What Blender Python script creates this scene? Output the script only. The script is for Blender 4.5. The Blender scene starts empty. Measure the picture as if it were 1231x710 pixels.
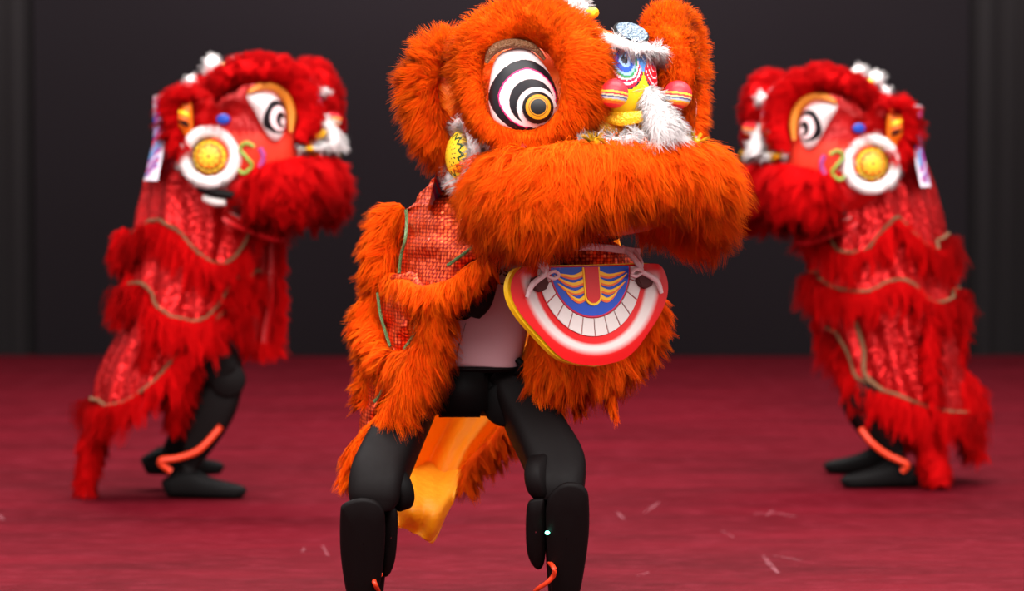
import bpy, bmesh, math, random
import numpy as np
from mathutils import Vector, Matrix

rng = np.random.default_rng(7)
random.seed(7)
scene = bpy.context.scene
COL = scene.collection
PI = math.pi

# ------------------------------------------------------------------ camera
FPX = 3000.0                       # focal length in pixels of the 1231 px wide frame
CAM_H = 1.026
PITCH = math.atan(150.0 / FPX)
cd = bpy.data.cameras.new('camera')
cam = bpy.data.objects.new('camera', cd)
COL.objects.link(cam)
cd.sensor_width = 36.0
cd.lens = FPX / 1231.0 * 36.0
cam.location = (0, 0, CAM_H)
cam.rotation_euler = (PI / 2 - PITCH, 0, 0)
cd.clip_end = 200
cd.dof.use_dof = True
cd.dof.focus_distance = 4.93
cd.dof.aperture_fstop = 3.0
scene.camera = cam

# ------------------------------------------------------------------ world, hall lights, exposure
w = bpy.data.worlds.new('hall_ambience')
scene.world = w
w.use_nodes = True
bg = w.node_tree.nodes['Background']
bg.inputs[0].default_value = (1.0, 0.97, 0.98, 1)
bg.inputs[1].default_value = 0.95


def area(name, loc, size, power, rot=(0, 0, 0), col=(1, .97, .95)):
    d = bpy.data.lights.new(name, 'AREA')
    d.shape = 'RECTANGLE'
    d.size, d.size_y = size
    d.energy = power
    d.color = col
    o = bpy.data.objects.new(name, d)
    COL.objects.link(o)
    o.location = loc
    o.rotation_euler = rot
    return o


area('hall_light_front', (0.6, -0.4, 5.0), (9, 3), 760, (math.radians(42), 0, 0))
area('hall_light_stage', (0.5, 4.8, 5.8), (7, 2.5), 520)
area('hall_light_back', (0, 10.0, 5.8), (7, 3.5), 680)

vs = scene.view_settings
vs.view_transform = 'Standard'
vs.look = 'None'
vs.gamma = 1.0
vs.use_curve_mapping = False
vs.exposure = 0.38


# ------------------------------------------------------------------ helpers
def P(px, py, Y):
    """pixel of the photograph + distance along the floor -> world point"""
    u, v = px - 615.5, 355.0 - py
    cp, sp = math.cos(PITCH), math.sin(PITCH)
    d = Vector((u, v * sp + FPX * cp, v * cp - FPX * sp))
    return Vector((0, 0, CAM_H)) + d * (Y / d.y)


def lin(c):
    return tuple(((x / 255.) / 12.92 if x / 255. <= .04045 else ((x / 255. + .055) / 1.055) ** 2.4) for x in c)


def new_mat(name):
    m = bpy.data.materials.new(name)
    m.use_nodes = True
    nt = m.node_tree
    return m, nt, nt.nodes['Principled BSDF'], nt.nodes['Material Output']


def plain(name, srgb, rough=.5, metal=0., coat=0., bump=0., bscale=60., spec=.5):
    m, nt, b, o = new_mat(name)
    c = lin(srgb)
    b.inputs['Base Color'].default_value = (*c, 1)
    b.inputs['Roughness'].default_value = rough
    b.inputs['Metallic'].default_value = metal
    b.inputs['Coat Weight'].default_value = coat
    b.inputs['Specular IOR Level'].default_value = spec
    tc = nt.nodes.new('ShaderNodeTexCoord')
    n = nt.nodes.new('ShaderNodeTexNoise')
    n.inputs['Scale'].default_value = bscale
    nt.links.new(tc.outputs['Object'], n.inputs['Vector'])
    r = nt.nodes.new('ShaderNodeMapRange')
    r.inputs['To Min'].default_value = max(0, rough - .06)
    r.inputs['To Max'].default_value = min(1, rough + .06)
    nt.links.new(n.outputs['Fac'], r.inputs['Value'])
    nt.links.new(r.outputs['Result'], b.inputs['Roughness'])
    if bump:
        bp = nt.nodes.new('ShaderNodeBump')
        bp.inputs['Strength'].default_value = bump
        bp.inputs['Distance'].default_value = .01
        nt.links.new(n.outputs['Fac'], bp.inputs['Height'])
        nt.links.new(bp.outputs['Normal'], b.inputs['Normal'])
    return m


def painted(name, rough=.45, coat=.08):
    """colour comes from the paint attribute of the mesh"""
    m, nt, b, o = new_mat(name)
    a = nt.nodes.new('ShaderNodeAttribute')
    a.attribute_name = 'paint'
    nt.links.new(a.outputs['Color'], b.inputs['Base Color'])
    b.inputs['Roughness'].default_value = rough
    b.inputs['Coat Weight'].default_value = coat
    b.inputs['Specular IOR Level'].default_value = .25
    b.inputs['Coat Roughness'].default_value = .25
    return m


def fur_mat(name, base, alt, trans=.35, sheen=.0, rough=.8, spec=.08):
    m, nt, b, o = new_mat(name)
    N = nt.nodes
    an = N.new('ShaderNodeAttribute'); an.attribute_name = 'nrm'
    vt = N.new('ShaderNodeVectorTransform')
    vt.vector_type = 'NORMAL'; vt.convert_from = 'OBJECT'; vt.convert_to = 'WORLD'
    nt.links.new(an.outputs['Vector'], vt.inputs['Vector'])
    ar = N.new('ShaderNodeAttribute'); ar.attribute_name = 'rnd'
    mx = N.new('ShaderNodeMix'); mx.data_type = 'RGBA'
    mx.inputs['A'].default_value = (*lin(base), 1)
    mx.inputs['B'].default_value = (*lin(alt), 1)
    nt.links.new(ar.outputs['Fac'], mx.inputs['Factor'])
    nt.links.new(mx.outputs['Result'], b.inputs['Base Color'])
    b.inputs['Roughness'].default_value = rough
    b.inputs['Specular IOR Level'].default_value = spec
    nt.links.new(vt.outputs['Vector'], b.inputs['Normal'])
    tr = N.new('ShaderNodeBsdfTranslucent')
    nt.links.new(mx.outputs['Result'], tr.inputs['Color'])
    ms = N.new('ShaderNodeMixShader')
    ms.inputs[0].default_value = trans
    nt.links.new(b.outputs[0], ms.inputs[1])
    nt.links.new(tr.outputs[0], ms.inputs[2])
    nt.links.new(ms.outputs[0], o.inputs['Surface'])
    return m


def sequin_mat(name, dark, light, scale=135.):
    m, nt, b, o = new_mat(name)
    N = nt.nodes
    tc = N.new('ShaderNodeTexCoord')
    v = N.new('ShaderNodeTexVoronoi')
    v.inputs['Scale'].default_value = scale
    v.inputs['Randomness'].default_value = .18
    nt.links.new(tc.outputs['Object'], v.inputs['Vector'])
    r = N.new('ShaderNodeValToRGB')
    e = r.color_ramp.elements
    e[0].position = .30; e[0].color = (*lin(light), 1)
    e[1].position = .62; e[1].color = (*lin(dark), 1)
    nt.links.new(v.outputs['Distance'], r.inputs['Fac'])
    nt.links.new(r.outputs['Color'], b.inputs['Base Color'])
    # every sequin tilts its own way
    sub = N.new('ShaderNodeVectorMath'); sub.operation = 'SUBTRACT'
    sub.inputs[1].default_value = (.5, .5, .5)
    nt.links.new(v.outputs['Color'], sub.inputs[0])
    sc = N.new('ShaderNodeVectorMath'); sc.operation = 'SCALE'
    sc.inputs['Scale'].default_value = .55
    nt.links.new(sub.outputs[0], sc.inputs[0])
    g = N.new('ShaderNodeNewGeometry')
    ad = N.new('ShaderNodeVectorMath'); ad.operation = 'ADD'
    nt.links.new(g.outputs['Normal'], ad.inputs[0])
    nt.links.new(sc.outputs[0], ad.inputs[1])
    nn = N.new('ShaderNodeVectorMath'); nn.operation = 'NORMALIZE'
    nt.links.new(ad.outputs[0], nn.inputs[0])
    nt.links.new(nn.outputs[0], b.inputs['Normal'])
    b.inputs['Metallic'].default_value = .7
    b.inputs['Roughness'].default_value = .4
    return m


def cloth_mat(name, srgb, srgb2, rough=.45, trans=.25):
    m, nt, b, o = new_mat(name)
    N = nt.nodes
    tc = N.new('ShaderNodeTexCoord')
    n = N.new('ShaderNodeTexNoise'); n.inputs['Scale'].default_value = 5
    n.inputs['Detail'].default_value = 5
    nt.links.new(tc.outputs['Object'], n.inputs['Vector'])
    mx = N.new('ShaderNodeMix'); mx.data_type = 'RGBA'
    mx.inputs['A'].default_value = (*lin(srgb), 1)
    mx.inputs['B'].default_value = (*lin(srgb2), 1)
    nt.links.new(n.outputs['Fac'], mx.inputs['Factor'])
    nt.links.new(mx.outputs['Result'], b.inputs['Base Color'])
    b.inputs['Roughness'].default_value = rough
    n2 = N.new('ShaderNodeTexNoise'); n2.inputs['Scale'].default_value = 22
    n2.inputs['Detail'].default_value = 3
    nt.links.new(tc.outputs['Object'], n2.inputs['Vector'])
    bp = N.new('ShaderNodeBump'); bp.inputs['Strength'].default_value = .6
    bp.inputs['Distance'].default_value = .012
    nt.links.new(n2.outputs['Fac'], bp.inputs['Height'])
    nt.links.new(bp.outputs['Normal'], b.inputs['Normal'])
    tr = N.new('ShaderNodeBsdfTranslucent')
    nt.links.new(mx.outputs['Result'], tr.inputs['Color'])
    ms = N.new('ShaderNodeMixShader'); ms.inputs[0].default_value = trans
    nt.links.new(b.outputs[0], ms.inputs[1]); nt.links.new(tr.outputs[0], ms.inputs[2])
    nt.links.new(ms.outputs[0], o.inputs['Surface'])
    return m


M = {}
M['fur_orange'] = fur_mat('orange_fur', (255, 110, 5), (255, 79, 1), .3)
M['fur_red'] = fur_mat('red_fur', (218, 5, 9), (196, 1, 6), .3)
M['fur_white'] = fur_mat('white_fur', (254, 248, 246), (248, 236, 234), .22)
M['fur_gold'] = fur_mat('gold_tuft_fibre', (255, 205, 50), (250, 160, 20), .2)
M['lacquer_orange'] = plain('orange_lacquer', (240, 92, 20), .35, coat=.3)
M['lacquer_red'] = plain('red_lacquer', (215, 22, 26), .35, coat=.3)
M['paint'] = painted('painted_lacquer')
M['paint_matt'] = painted('painted_board', .45, .1)
M['sequin_orange'] = sequin_mat('orange_sequin_cloth', (150, 24, 4), (250, 92, 40))
M['sequin_red'] = sequin_mat('red_sequin_cloth', (148, 2, 6), (200, 12, 14), 120.)
M['lining_yellow'] = cloth_mat('yellow_satin_lining', (255, 186, 10), (255, 150, 6), .5, .35)
M['lining_red'] = cloth_mat('red_satin_lining', (205, 10, 14), (170, 4, 8))
M['ear_cloth'] = cloth_mat('ear_lining_cloth', (255, 140, 10), (250, 112, 8))
M['trim_green'] = plain('green_beaded_trim', (92, 122, 74), .3, .5, bump=.8, bscale=400)
M['trim_gold'] = plain('dull_gold_trim', (120, 82, 52), .45, .4, bump=.6, bscale=300)
M['gold'] = plain('gold_foil', (250, 190, 30), .3, .3, bump=.4, bscale=180)
M['mirror'] = plain('mirror_foil', (90, 105, 120), .35, .6, bump=.5, bscale=160)
M['black'] = plain('black_plastic', (14, 9, 9), .6, spec=.1)
M['black_gloss'] = plain('black_gloss', (10, 9, 10), .08, coat=.6)
M['black_rubber'] = plain('black_rubber', (8, 6, 6), .65, spec=.1)
M['shell_white'] = plain('white_robot_shell', (180, 142, 147), .38, coat=.15)
M['seam'] = plain('dark_seam', (35, 22, 26), .7)
M['cable'] = plain('orange_cable', (222, 58, 22), .45)
M['strap'] = plain('white_elastic', (222, 195, 195), .8, bump=.4, bscale=200)
M['pad'] = plain('brown_foam_pad', (72, 36, 34), .9)
M['yellow'] = plain('yellow_paint', (250, 200, 20), .4)
M['flame_orange'] = plain('orange_paint', (240, 105, 30), .4)
M['blue'] = plain('blue_paint', (15, 72, 190), .4)
M['redp'] = plain('red_paint', (208, 18, 20), .4)
M['magenta'] = plain('magenta_paint', (205, 20, 70), .4)
M['tooth'] = plain('tooth_white', (212, 202, 197), .4)
M['darkin'] = plain('dark_inside', (30, 14, 14), .9)

led, _nt, _b, _o = new_mat('green_led')
_b.inputs['Base Color'].default_value = (.1, .9, .6, 1)
_b.inputs['Emission Color'].default_value = (.2, 1, .7, 1)
_b.inputs['Emission Strength'].default_value = 4
M['led'] = led


def link(name, me, mat, parent=None, smooth=True):
    o = bpy.data.objects.new(name, me)
    COL.objects.link(o)
    if mat is not None:
        me.materials.append(mat)
    if parent is not None:
        o.parent = parent
    if smooth:
        me.polygons.foreach_set('use_smooth', np.ones(len(me.polygons), dtype=bool))
    return o


def mesh_np(name, V, Q, mat, parent=None, smooth=True, paint=None, nrm=None, rnd=None):
    """V (n,3), Q (m,4) quads or list of polygons"""
    me = bpy.data.meshes.new(name)
    V = np.asarray(V, dtype=np.float32)
    if isinstance(Q, np.ndarray):
        n, k = Q.shape
        me.vertices.add(len(V)); me.vertices.foreach_set('co', V.ravel())
        me.loops.add(n * k); me.loops.foreach_set('vertex_index', Q.astype(np.int32).ravel())
        me.polygons.add(n); me.polygons.foreach_set('loop_start', np.arange(0, n * k, k, dtype=np.int32))
        me.update(calc_edges=True)
    else:
        me.from_pydata(V.tolist(), [], Q)
        me.update()
    if paint is not None:
        a = me.attributes.new('paint', 'FLOAT_COLOR', 'FACE')
        c = np.ones((len(me.polygons), 4), dtype=np.float32)
        c[:, :3] = paint
        a.data.foreach_set('color', c.ravel())
    if nrm is not None:
        a = me.attributes.new('nrm', 'FLOAT_VECTOR', 'POINT')
        a.data.foreach_set('vector', np.asarray(nrm, dtype=np.float32).ravel())
    if rnd is not None:
        a = me.attributes.new('rnd', 'FLOAT', 'POINT')
        a.data.foreach_set('value', np.asarray(rnd, dtype=np.float32).ravel())
    return link(name, me, mat, parent, smooth)


def empty(name, loc, rz=0., rx=0.):
    o = bpy.data.objects.new(name, None)
    COL.objects.link(o)
    o.location = loc
    o.rotation_euler = (rx, 0, rz)
    o.empty_display_size = .1
    return o


def tag(o, label=None, cat=None, group=None, kind=None):
    if label: o['label'] = label
    if cat: o['category'] = cat
    if group: o['group'] = group
    if kind: o['kind'] = kind
    return o


def nz(a):
    a = np.asarray(a, dtype=float)
    return a / np.maximum(np.linalg.norm(a, axis=-1, keepdims=True), 1e-9)


def spline(pts, n, closed=False):
    """Catmull-Rom resample of points (k,d) -> (n,d)"""
    p = np.asarray(pts, dtype=float)
    k = len(p)
    if closed:
        t = np.linspace(0, k, n, endpoint=False)
    else:
        t = np.linspace(0, k - 1, n)
    i = np.floor(t).astype(int)
    if not closed:
        i = np.minimum(i, k - 2)
    f = (t - i)[:, None]

    def g(j):
        return p[j % k] if closed else p[np.clip(j, 0, k - 1)]
    a, b, c, d = g(i - 1), g(i), g(i + 1), g(i + 2)
    return .5 * ((2 * b) + (-a + c) * f + (2 * a - 5 * b + 4 * c - d) * f ** 2 + (-a + 3 * b - 3 * c + d) * f ** 3)


def grid_faces(nu, nv, wrapu=False, wrapv=False):
    iu = np.arange(nu if wrapu else nu - 1)
    iv = np.arange(nv if wrapv else nv - 1)
    U, W = np.meshgrid(iu, iv, indexing='ij')
    U2, W2 = (U + 1) % nu, (W + 1) % nv
    return np.stack([U * nv + W, U2 * nv + W, U2 * nv + W2, U * nv + W2], -1).reshape(-1, 4)


class Tube:
    """a tube along a path with two radii; ref fixes the first radius' direction"""
    def __init__(self, pts, ra, rb=None, ref=(0, 0, 1), n=48, closed=False, expo=2.0):
        self.closed = closed
        self.C = spline(pts, n, closed)
        k = len(pts)

        def rr(r):
            r = np.full(k, r) if np.isscalar(r) else np.asarray(r, float)
            return spline(r[:, None], n, closed)[:, 0]
        self.ra = rr(ra)
        self.rb = rr(ra if rb is None else rb)
        if closed:
            T = np.roll(self.C, -1, 0) - np.roll(self.C, 1, 0)
        else:
            T = np.gradient(self.C, axis=0)
        self.T = nz(T)
        ref = np.asarray(ref, float)
        if ref.ndim == 1:
            ref = np.tile(ref, (n, 1))
        A = ref - (ref * self.T).sum(1, keepdims=True) * self.T
        self.A = nz(A)
        self.B = np.cross(self.T, self.A)
        self.n = n
        self.expo = expo

    def at(self, arr, u):
        n = self.n
        if self.closed:
            x = (u % 1.) * n
            i = np.floor(x).astype(int) % n; j = (i + 1) % n
            f = x - np.floor(x)
        else:
            x = np.clip(u, 0, 1) * (n - 1)
            i = np.minimum(np.floor(x).astype(int), n - 2); j = i + 1
            f = x - i
        if arr.ndim == 2:
            f = f[:, None]
        return arr[i] * (1 - f) + arr[j] * f

    def sample(self, u, v):
        a = v * 2 * PI
        c, s = np.cos(a), np.sin(a)
        e = 2. / self.expo
        cc = np.sign(c) * np.abs(c) ** e
        ss = np.sign(s) * np.abs(s) ** e
        A, B = self.at(self.A, u), self.at(self.B, u)
        ra, rb = self.at(self.ra, u), self.at(self.rb, u)
        p = self.at(self.C, u) + (ra * cc)[:, None] * A + (rb * ss)[:, None] * B
        nn = nz((c / np.maximum(ra, 1e-4))[:, None] * A + (s / np.maximum(rb, 1e-4))[:, None] * B)
        return p, nn

    def mesh(self, m=16, cap=True):
        n = self.n
        u = np.repeat(np.arange(n) / (n if self.closed else n - 1), m)
        v = np.tile(np.arange(m) / m, n)
        V, Nn = self.sample(u, v)
        F = grid_faces(n, m, self.closed, True)
        F = F[:, ::-1]
        if cap and not self.closed:
            V = np.vstack([V, self.C[0], self.C[-1]])
            Nn = np.vstack([Nn, -self.T[0], self.T[-1]])
            a = np.arange(m)
            c0 = np.stack([a, (a + 1) % m, np.full(m, n * m), np.full(m, n * m)], 1)
            c1 = np.stack([(n - 1) * m + (a + 1) % m, (n - 1) * m + a, np.full(m, n * m + 1), np.full(m, n * m + 1)], 1)
            return V, [list(f) for f in F] + [list(f[:3]) for f in c0] + [list(f[:3]) for f in c1], Nn
        return V, F, Nn


def tube(name, pts, ra, mat, parent, rb=None, ref=(0, 0, 1), n=24, m=12, closed=False, expo=2.0, smooth=True):
    t = Tube([tuple(p) for p in pts], ra, rb, ref, n, closed, expo)
    V, F, _ = t.mesh(m)
    return mesh_np(name, V, F, mat, parent, smooth)


def fur(name, sampler, mat, parent, nclump=600, per=25, spread=(.02, .03), L=.06, Lvar=.35, w=.0025,
        lift=.5, comb=(0, 0, -1), grav=.35, clump=.55, curl=.12, nseg=3, base=None, wild=.25, fill=1.0, lfun=None):
    """a coat of strands (thin tapered ribbons) grown from sampler(u,v) -> P, N, T"""
    uc, vc = rng.random(nclump), rng.random(nclump) * fill
    u = np.repeat(uc, per) + rng.normal(0, spread[0], nclump * per)
    v = np.repeat(vc, per) + rng.normal(0, spread[1], nclump * per)

    def props(u, v):
        r = sampler(u, v)
        if len(r) == 3:
            return r
        p, nn = r
        return p, nn, np.tile(np.asarray(comb, float), (len(p), 1))
    Pn, Nn, Tn = props(u, v)
    Pc, Nc, Tc = props(uc, vc)
    n = len(u)
    rc = nz(rng.normal(size=(nclump, 3)))
    Dc = nz(Nc * lift + Tc * (1 - lift) + rc * wild)
    D = nz(Nn * lift + Tn * (1 - lift) + np.repeat(rc, per, 0) * wild + rng.normal(size=(n, 3)) * wild * .35)
    Lc = L * (1 + Lvar * (rng.random(nclump) * 2 - 1))
    if lfun is not None:
        Lc = Lc * lfun(uc, vc)
    Ls = np.repeat(Lc, per) * (1 + .35 * (rng.random(n) * 2 - 1))
    g = np.array([0, 0, -1.]) * grav
    ts = np.linspace(0, 1, nseg + 1)
    ph = rng.random(nclump) * 6.28
    side_c = nz(np.cross(Dc, rng.normal(size=(nclump, 3))))
    V = np.zeros((n, nseg + 1, 2, 3), dtype=np.float32)
    S = nz(np.cross(D, Nn + .55 * rng.normal(size=(n, 3))))
    Cv = []
    for t in ts:
        c = Pc + Lc[:, None] * (Dc * t + g * t * t + side_c * (curl * np.sin(ph + 3.5 * t) * t)[:, None])
        p = Pn + Ls[:, None] * (D * t + g * t * t + np.repeat(side_c * (curl * np.sin(ph + 3.5 * t) * t)[:, None], per, 0))
        k = clump * t ** 1.2
        Cv.append(p * (1 - k) + np.repeat(c, per, 0) * k)
    for j, t in enumerate(ts):
        wd = w * (1 - .88 * t ** 1.5) * .5
        V[:, j, 0] = Cv[j] - S * wd
        V[:, j, 1] = Cv[j] + S * wd
    k = (nseg + 1) * 2
    base_i = np.arange(n)[:, None] * k
    F = []
    for j in range(nseg):
        F.append(np.stack([base_i[:, 0] + 2 * j, base_i[:, 0] + 2 * j + 1, base_i[:, 0] + 2 * j + 3, base_i[:, 0] + 2 * j + 2], 1))
    F = np.concatenate(F)
    nr = nz(Nn + D * .15)
    NR = np.repeat(nr, k, 0)
    RN = np.repeat(np.clip(np.repeat(rng.random(nclump), per) * .7 + rng.random(n) * .3, 0, 1), k)
    V = V.reshape(-1, 3)
    if base is not None:
        bV, bF, bN = base
        bF = [f if len(f) == 4 else list(f) + [f[-1]] for f in (bF.tolist() if isinstance(bF, np.ndarray) else bF)]
        q = np.array([f for f in bF if f[2] != f[3]], dtype=np.int64)
        F = np.concatenate([F, q + len(V)])
        V = np.vstack([V, bV]); NR = np.vstack([NR, bN]); RN = np.concatenate([RN, np.full(len(bV), .7)])
    return mesh_np(name, V, F, mat, parent, True, nrm=NR, rnd=RN)


def fur_tube(name, pts, ra, mat, parent, rb=None, ref=(0, 0, 1), closed=False, comb=None, n=40, m=14, **kw):
    t = Tube([tuple(p) for p in pts], ra, rb, ref, n, closed)
    bV, bF, bN = t.mesh(m, False)

    def samp(u, v):
        u = np.clip(u, 0, 1) if not closed else u
        p, nn = t.sample(u, v)
        if callable(comb):
            return p, nn, comb(p, nn)
        return p, nn, np.tile(np.asarray(comb if comb is not None else (0, 0, -1), float), (len(p), 1))
    return fur(name, samp, mat, parent, base=(bV, bF, bN), **kw)


def fringe(name, pts, mat, parent, L=.08, normal=(0, -1, 0), comb=(0, 0, -1), nclump=150, per=22, thick=.012, spread=.012, **kw):
    """strands hanging from an edge; normal may be one vector or one for every control point"""
    C = spline([tuple(p) for p in pts], 64)
    nr = np.asarray(normal, float)
    nr = np.tile(nr, (64, 1)) if nr.ndim == 1 else nz(spline(nr, 64))
    cb = np.asarray(comb, float)
    cb = np.tile(cb, (64, 1)) if cb.ndim == 1 else nz(spline(cb, 64))

    def samp(u, v):
        x = np.clip(u, 0, 1) * 63
        i = np.minimum(x.astype(int), 62); f = (x - i)[:, None]
        p = C[i] * (1 - f) + C[i + 1] * f
        nn = nr[i] * (1 - f) + nr[i + 1] * f
        tt = cb[i] * (1 - f) + cb[i + 1] * f
        p = p + nn * ((v - .5) * thick * 2)[:, None] + tt * (rng.random(len(u)) * .02 - .012)[:, None]
        return p, nz(nn), tt
    return fur(name, samp, mat, parent, nclump=nclump, per=per, spread=(spread, .3), L=L, **kw)


def ball_fur(name, c, r, mat, parent, nclump=90, per=16, L=.012, w=.002, **kw):
    c = np.asarray(c, float)
    r = np.asarray(r, float) * np.ones(3)

    def samp(u, v):
        th = u * 2 * PI
        zz = np.clip(1 - 2 * v, -1, 1)
        s = np.sqrt(np.maximum(0, 1 - zz * zz))
        nn = np.stack([s * np.cos(th), s * np.sin(th), zz], 1)
        return c + nn * r, nz(nn / r), nn
    V, F, Nn = ell_np(c, r, 20, 12)
    kw = {**dict(lift=.85, grav=.1, clump=.3, spread=(.02, .02), wild=.3), **kw}
    return fur(name, samp, mat, parent, nclump=nclump, per=per, L=L, w=w, base=(V, F, Nn), **kw)


def ell_np(c, r, nu=32, nv=20):
    th = np.repeat(np.arange(nu) / nu * 2 * PI, nv)
    ph = np.tile(np.linspace(.001, PI - .001, nv), nu)
    nn = np.stack([np.sin(ph) * np.cos(th), np.sin(ph) * np.sin(th), np.cos(ph)], 1)
    F = grid_faces(nu, nv, True, False)[:, ::-1]
    return np.asarray(c, float) + nn * np.asarray(r, float), F, nz(nn / np.asarray(r, float))


def ellipsoid(name, c, r, mat, parent, paintf=None, nu=32, nv=20, rot=None):
    V, F, _ = ell_np((0, 0, 0), r, nu, nv)
    col = None
    if paintf is not None:
        fc = V[F].mean(1)
        col = paintf(fc / np.asarray(r, float))
    if rot is not None:
        V = V @ np.array(rot.to_3x3()).T
    return mesh_np(name, V + np.asarray(c, float), F, mat, parent, True, paint=col)


def plate(name, poly, thick, mat, parent, Mx, z0=0., bevel=0.):
    """extruded 2-D outline (u right, v up) placed with matrix Mx (columns: u, v, normal)"""
    bm = bmesh.new()
    vs_ = [bm.verts.new((x, y, z0)) for x, y in poly]
    f = bm.faces.new(vs_)
    f.normal_update()
    if f.normal.z < 0:
        f.normal_flip()
    r = bmesh.ops.extrude_face_region(bm, geom=[f])
    for e in r['geom']:
        if isinstance(e, bmesh.types.BMVert):
            e.co.z += thick
    bmesh.ops.recalc_face_normals(bm, faces=bm.faces)
    if bevel:
        top = [e for e in bm.edges if all(abs(v.co.z - z0 - thick) < 1e-6 for v in e.verts)]
        bmesh.ops.bevel(bm, geom=top, offset=bevel, segments=2, affect='EDGES', clamp_overlap=True)
    bm.transform(Mx)
    me = bpy.data.meshes.new(name)
    bm.to_mesh(me); bm.free()
    return link(name, me, mat, parent, False)


def rbox(name, size, mat, parent, Mx, bevel=.01, taper=1.0):
    bm = bmesh.new()
    bmesh.ops.create_cube(bm, size=1)
    for v in bm.verts:
        k = taper if v.co.z < 0 else 1.
        v.co = Vector((v.co.x * size[0] * k, v.co.y * size[1], v.co.z * size[2]))
    bmesh.ops.bevel(bm, geom=bm.edges[:], offset=bevel, segments=3, affect='EDGES')
    bm.transform(Mx)
    me = bpy.data.meshes.new(name)
    bm.to_mesh(me); bm.free()
    return link(name, me, mat, parent, True)


def cyl(name, a, b, r, mat, parent, seg=28, bevel=.006):
    """round actuator housing between two points with bevelled rims"""
    a, b = Vector(a), Vector(b)
    d = (b - a); h = d.length
    prof = [(0, 0), (r - bevel, 0), (r, bevel), (r, h - bevel), (r - bevel, h), (0, h)]
    q = d.to_track_quat('Z', 'Y').to_matrix().to_4x4()
    V, F = [], []
    k = len(prof)
    for i in range(seg):
        t = i / seg * 2 * PI
        for (x, z) in prof:
            p = q @ Vector((max(x, 1e-4) * math.cos(t), max(x, 1e-4) * math.sin(t), z)) + a
            V.append(tuple(p))
    for i in range(seg):
        for j in range(k - 1):
            i2 = (i + 1) % seg
            F.append([i * k + j, i2 * k + j, i2 * k + j + 1, i * k + j + 1])
    return mesh_np(name, V, F, mat, parent, True)


def frame(o, u, v, n):
    return Matrix(((u[0], v[0], n[0], o[0]), (u[1], v[1], n[1], o[1]), (u[2], v[2], n[2], o[2]), (0, 0, 0, 1)))


def patch(name, rows, mat, parent, nu=40, nv=40, ripple=None, thick=0):
    """smooth sheet through a grid of control points rows[i][j]"""
    G = np.array([[tuple(p) for p in r] for r in rows], float)
    A = np.stack([spline(r, nv) for r in G])
    B = np.stack([spline(A[:, j], nu) for j in range(nv)], 1)
    if ripple is not None:
        U, W = np.meshgrid(np.linspace(0, 1, nu), np.linspace(0, 1, nv), indexing='ij')
        B = B + ripple(U, W)
    o = mesh_np(name, B.reshape(-1, 3), grid_faces(nu, nv), mat, parent, True)
    if thick:
        md = o.modifiers.new('thickness', 'SOLIDIFY')
        md.thickness = thick
        md.offset = 0
    return o, B


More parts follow.
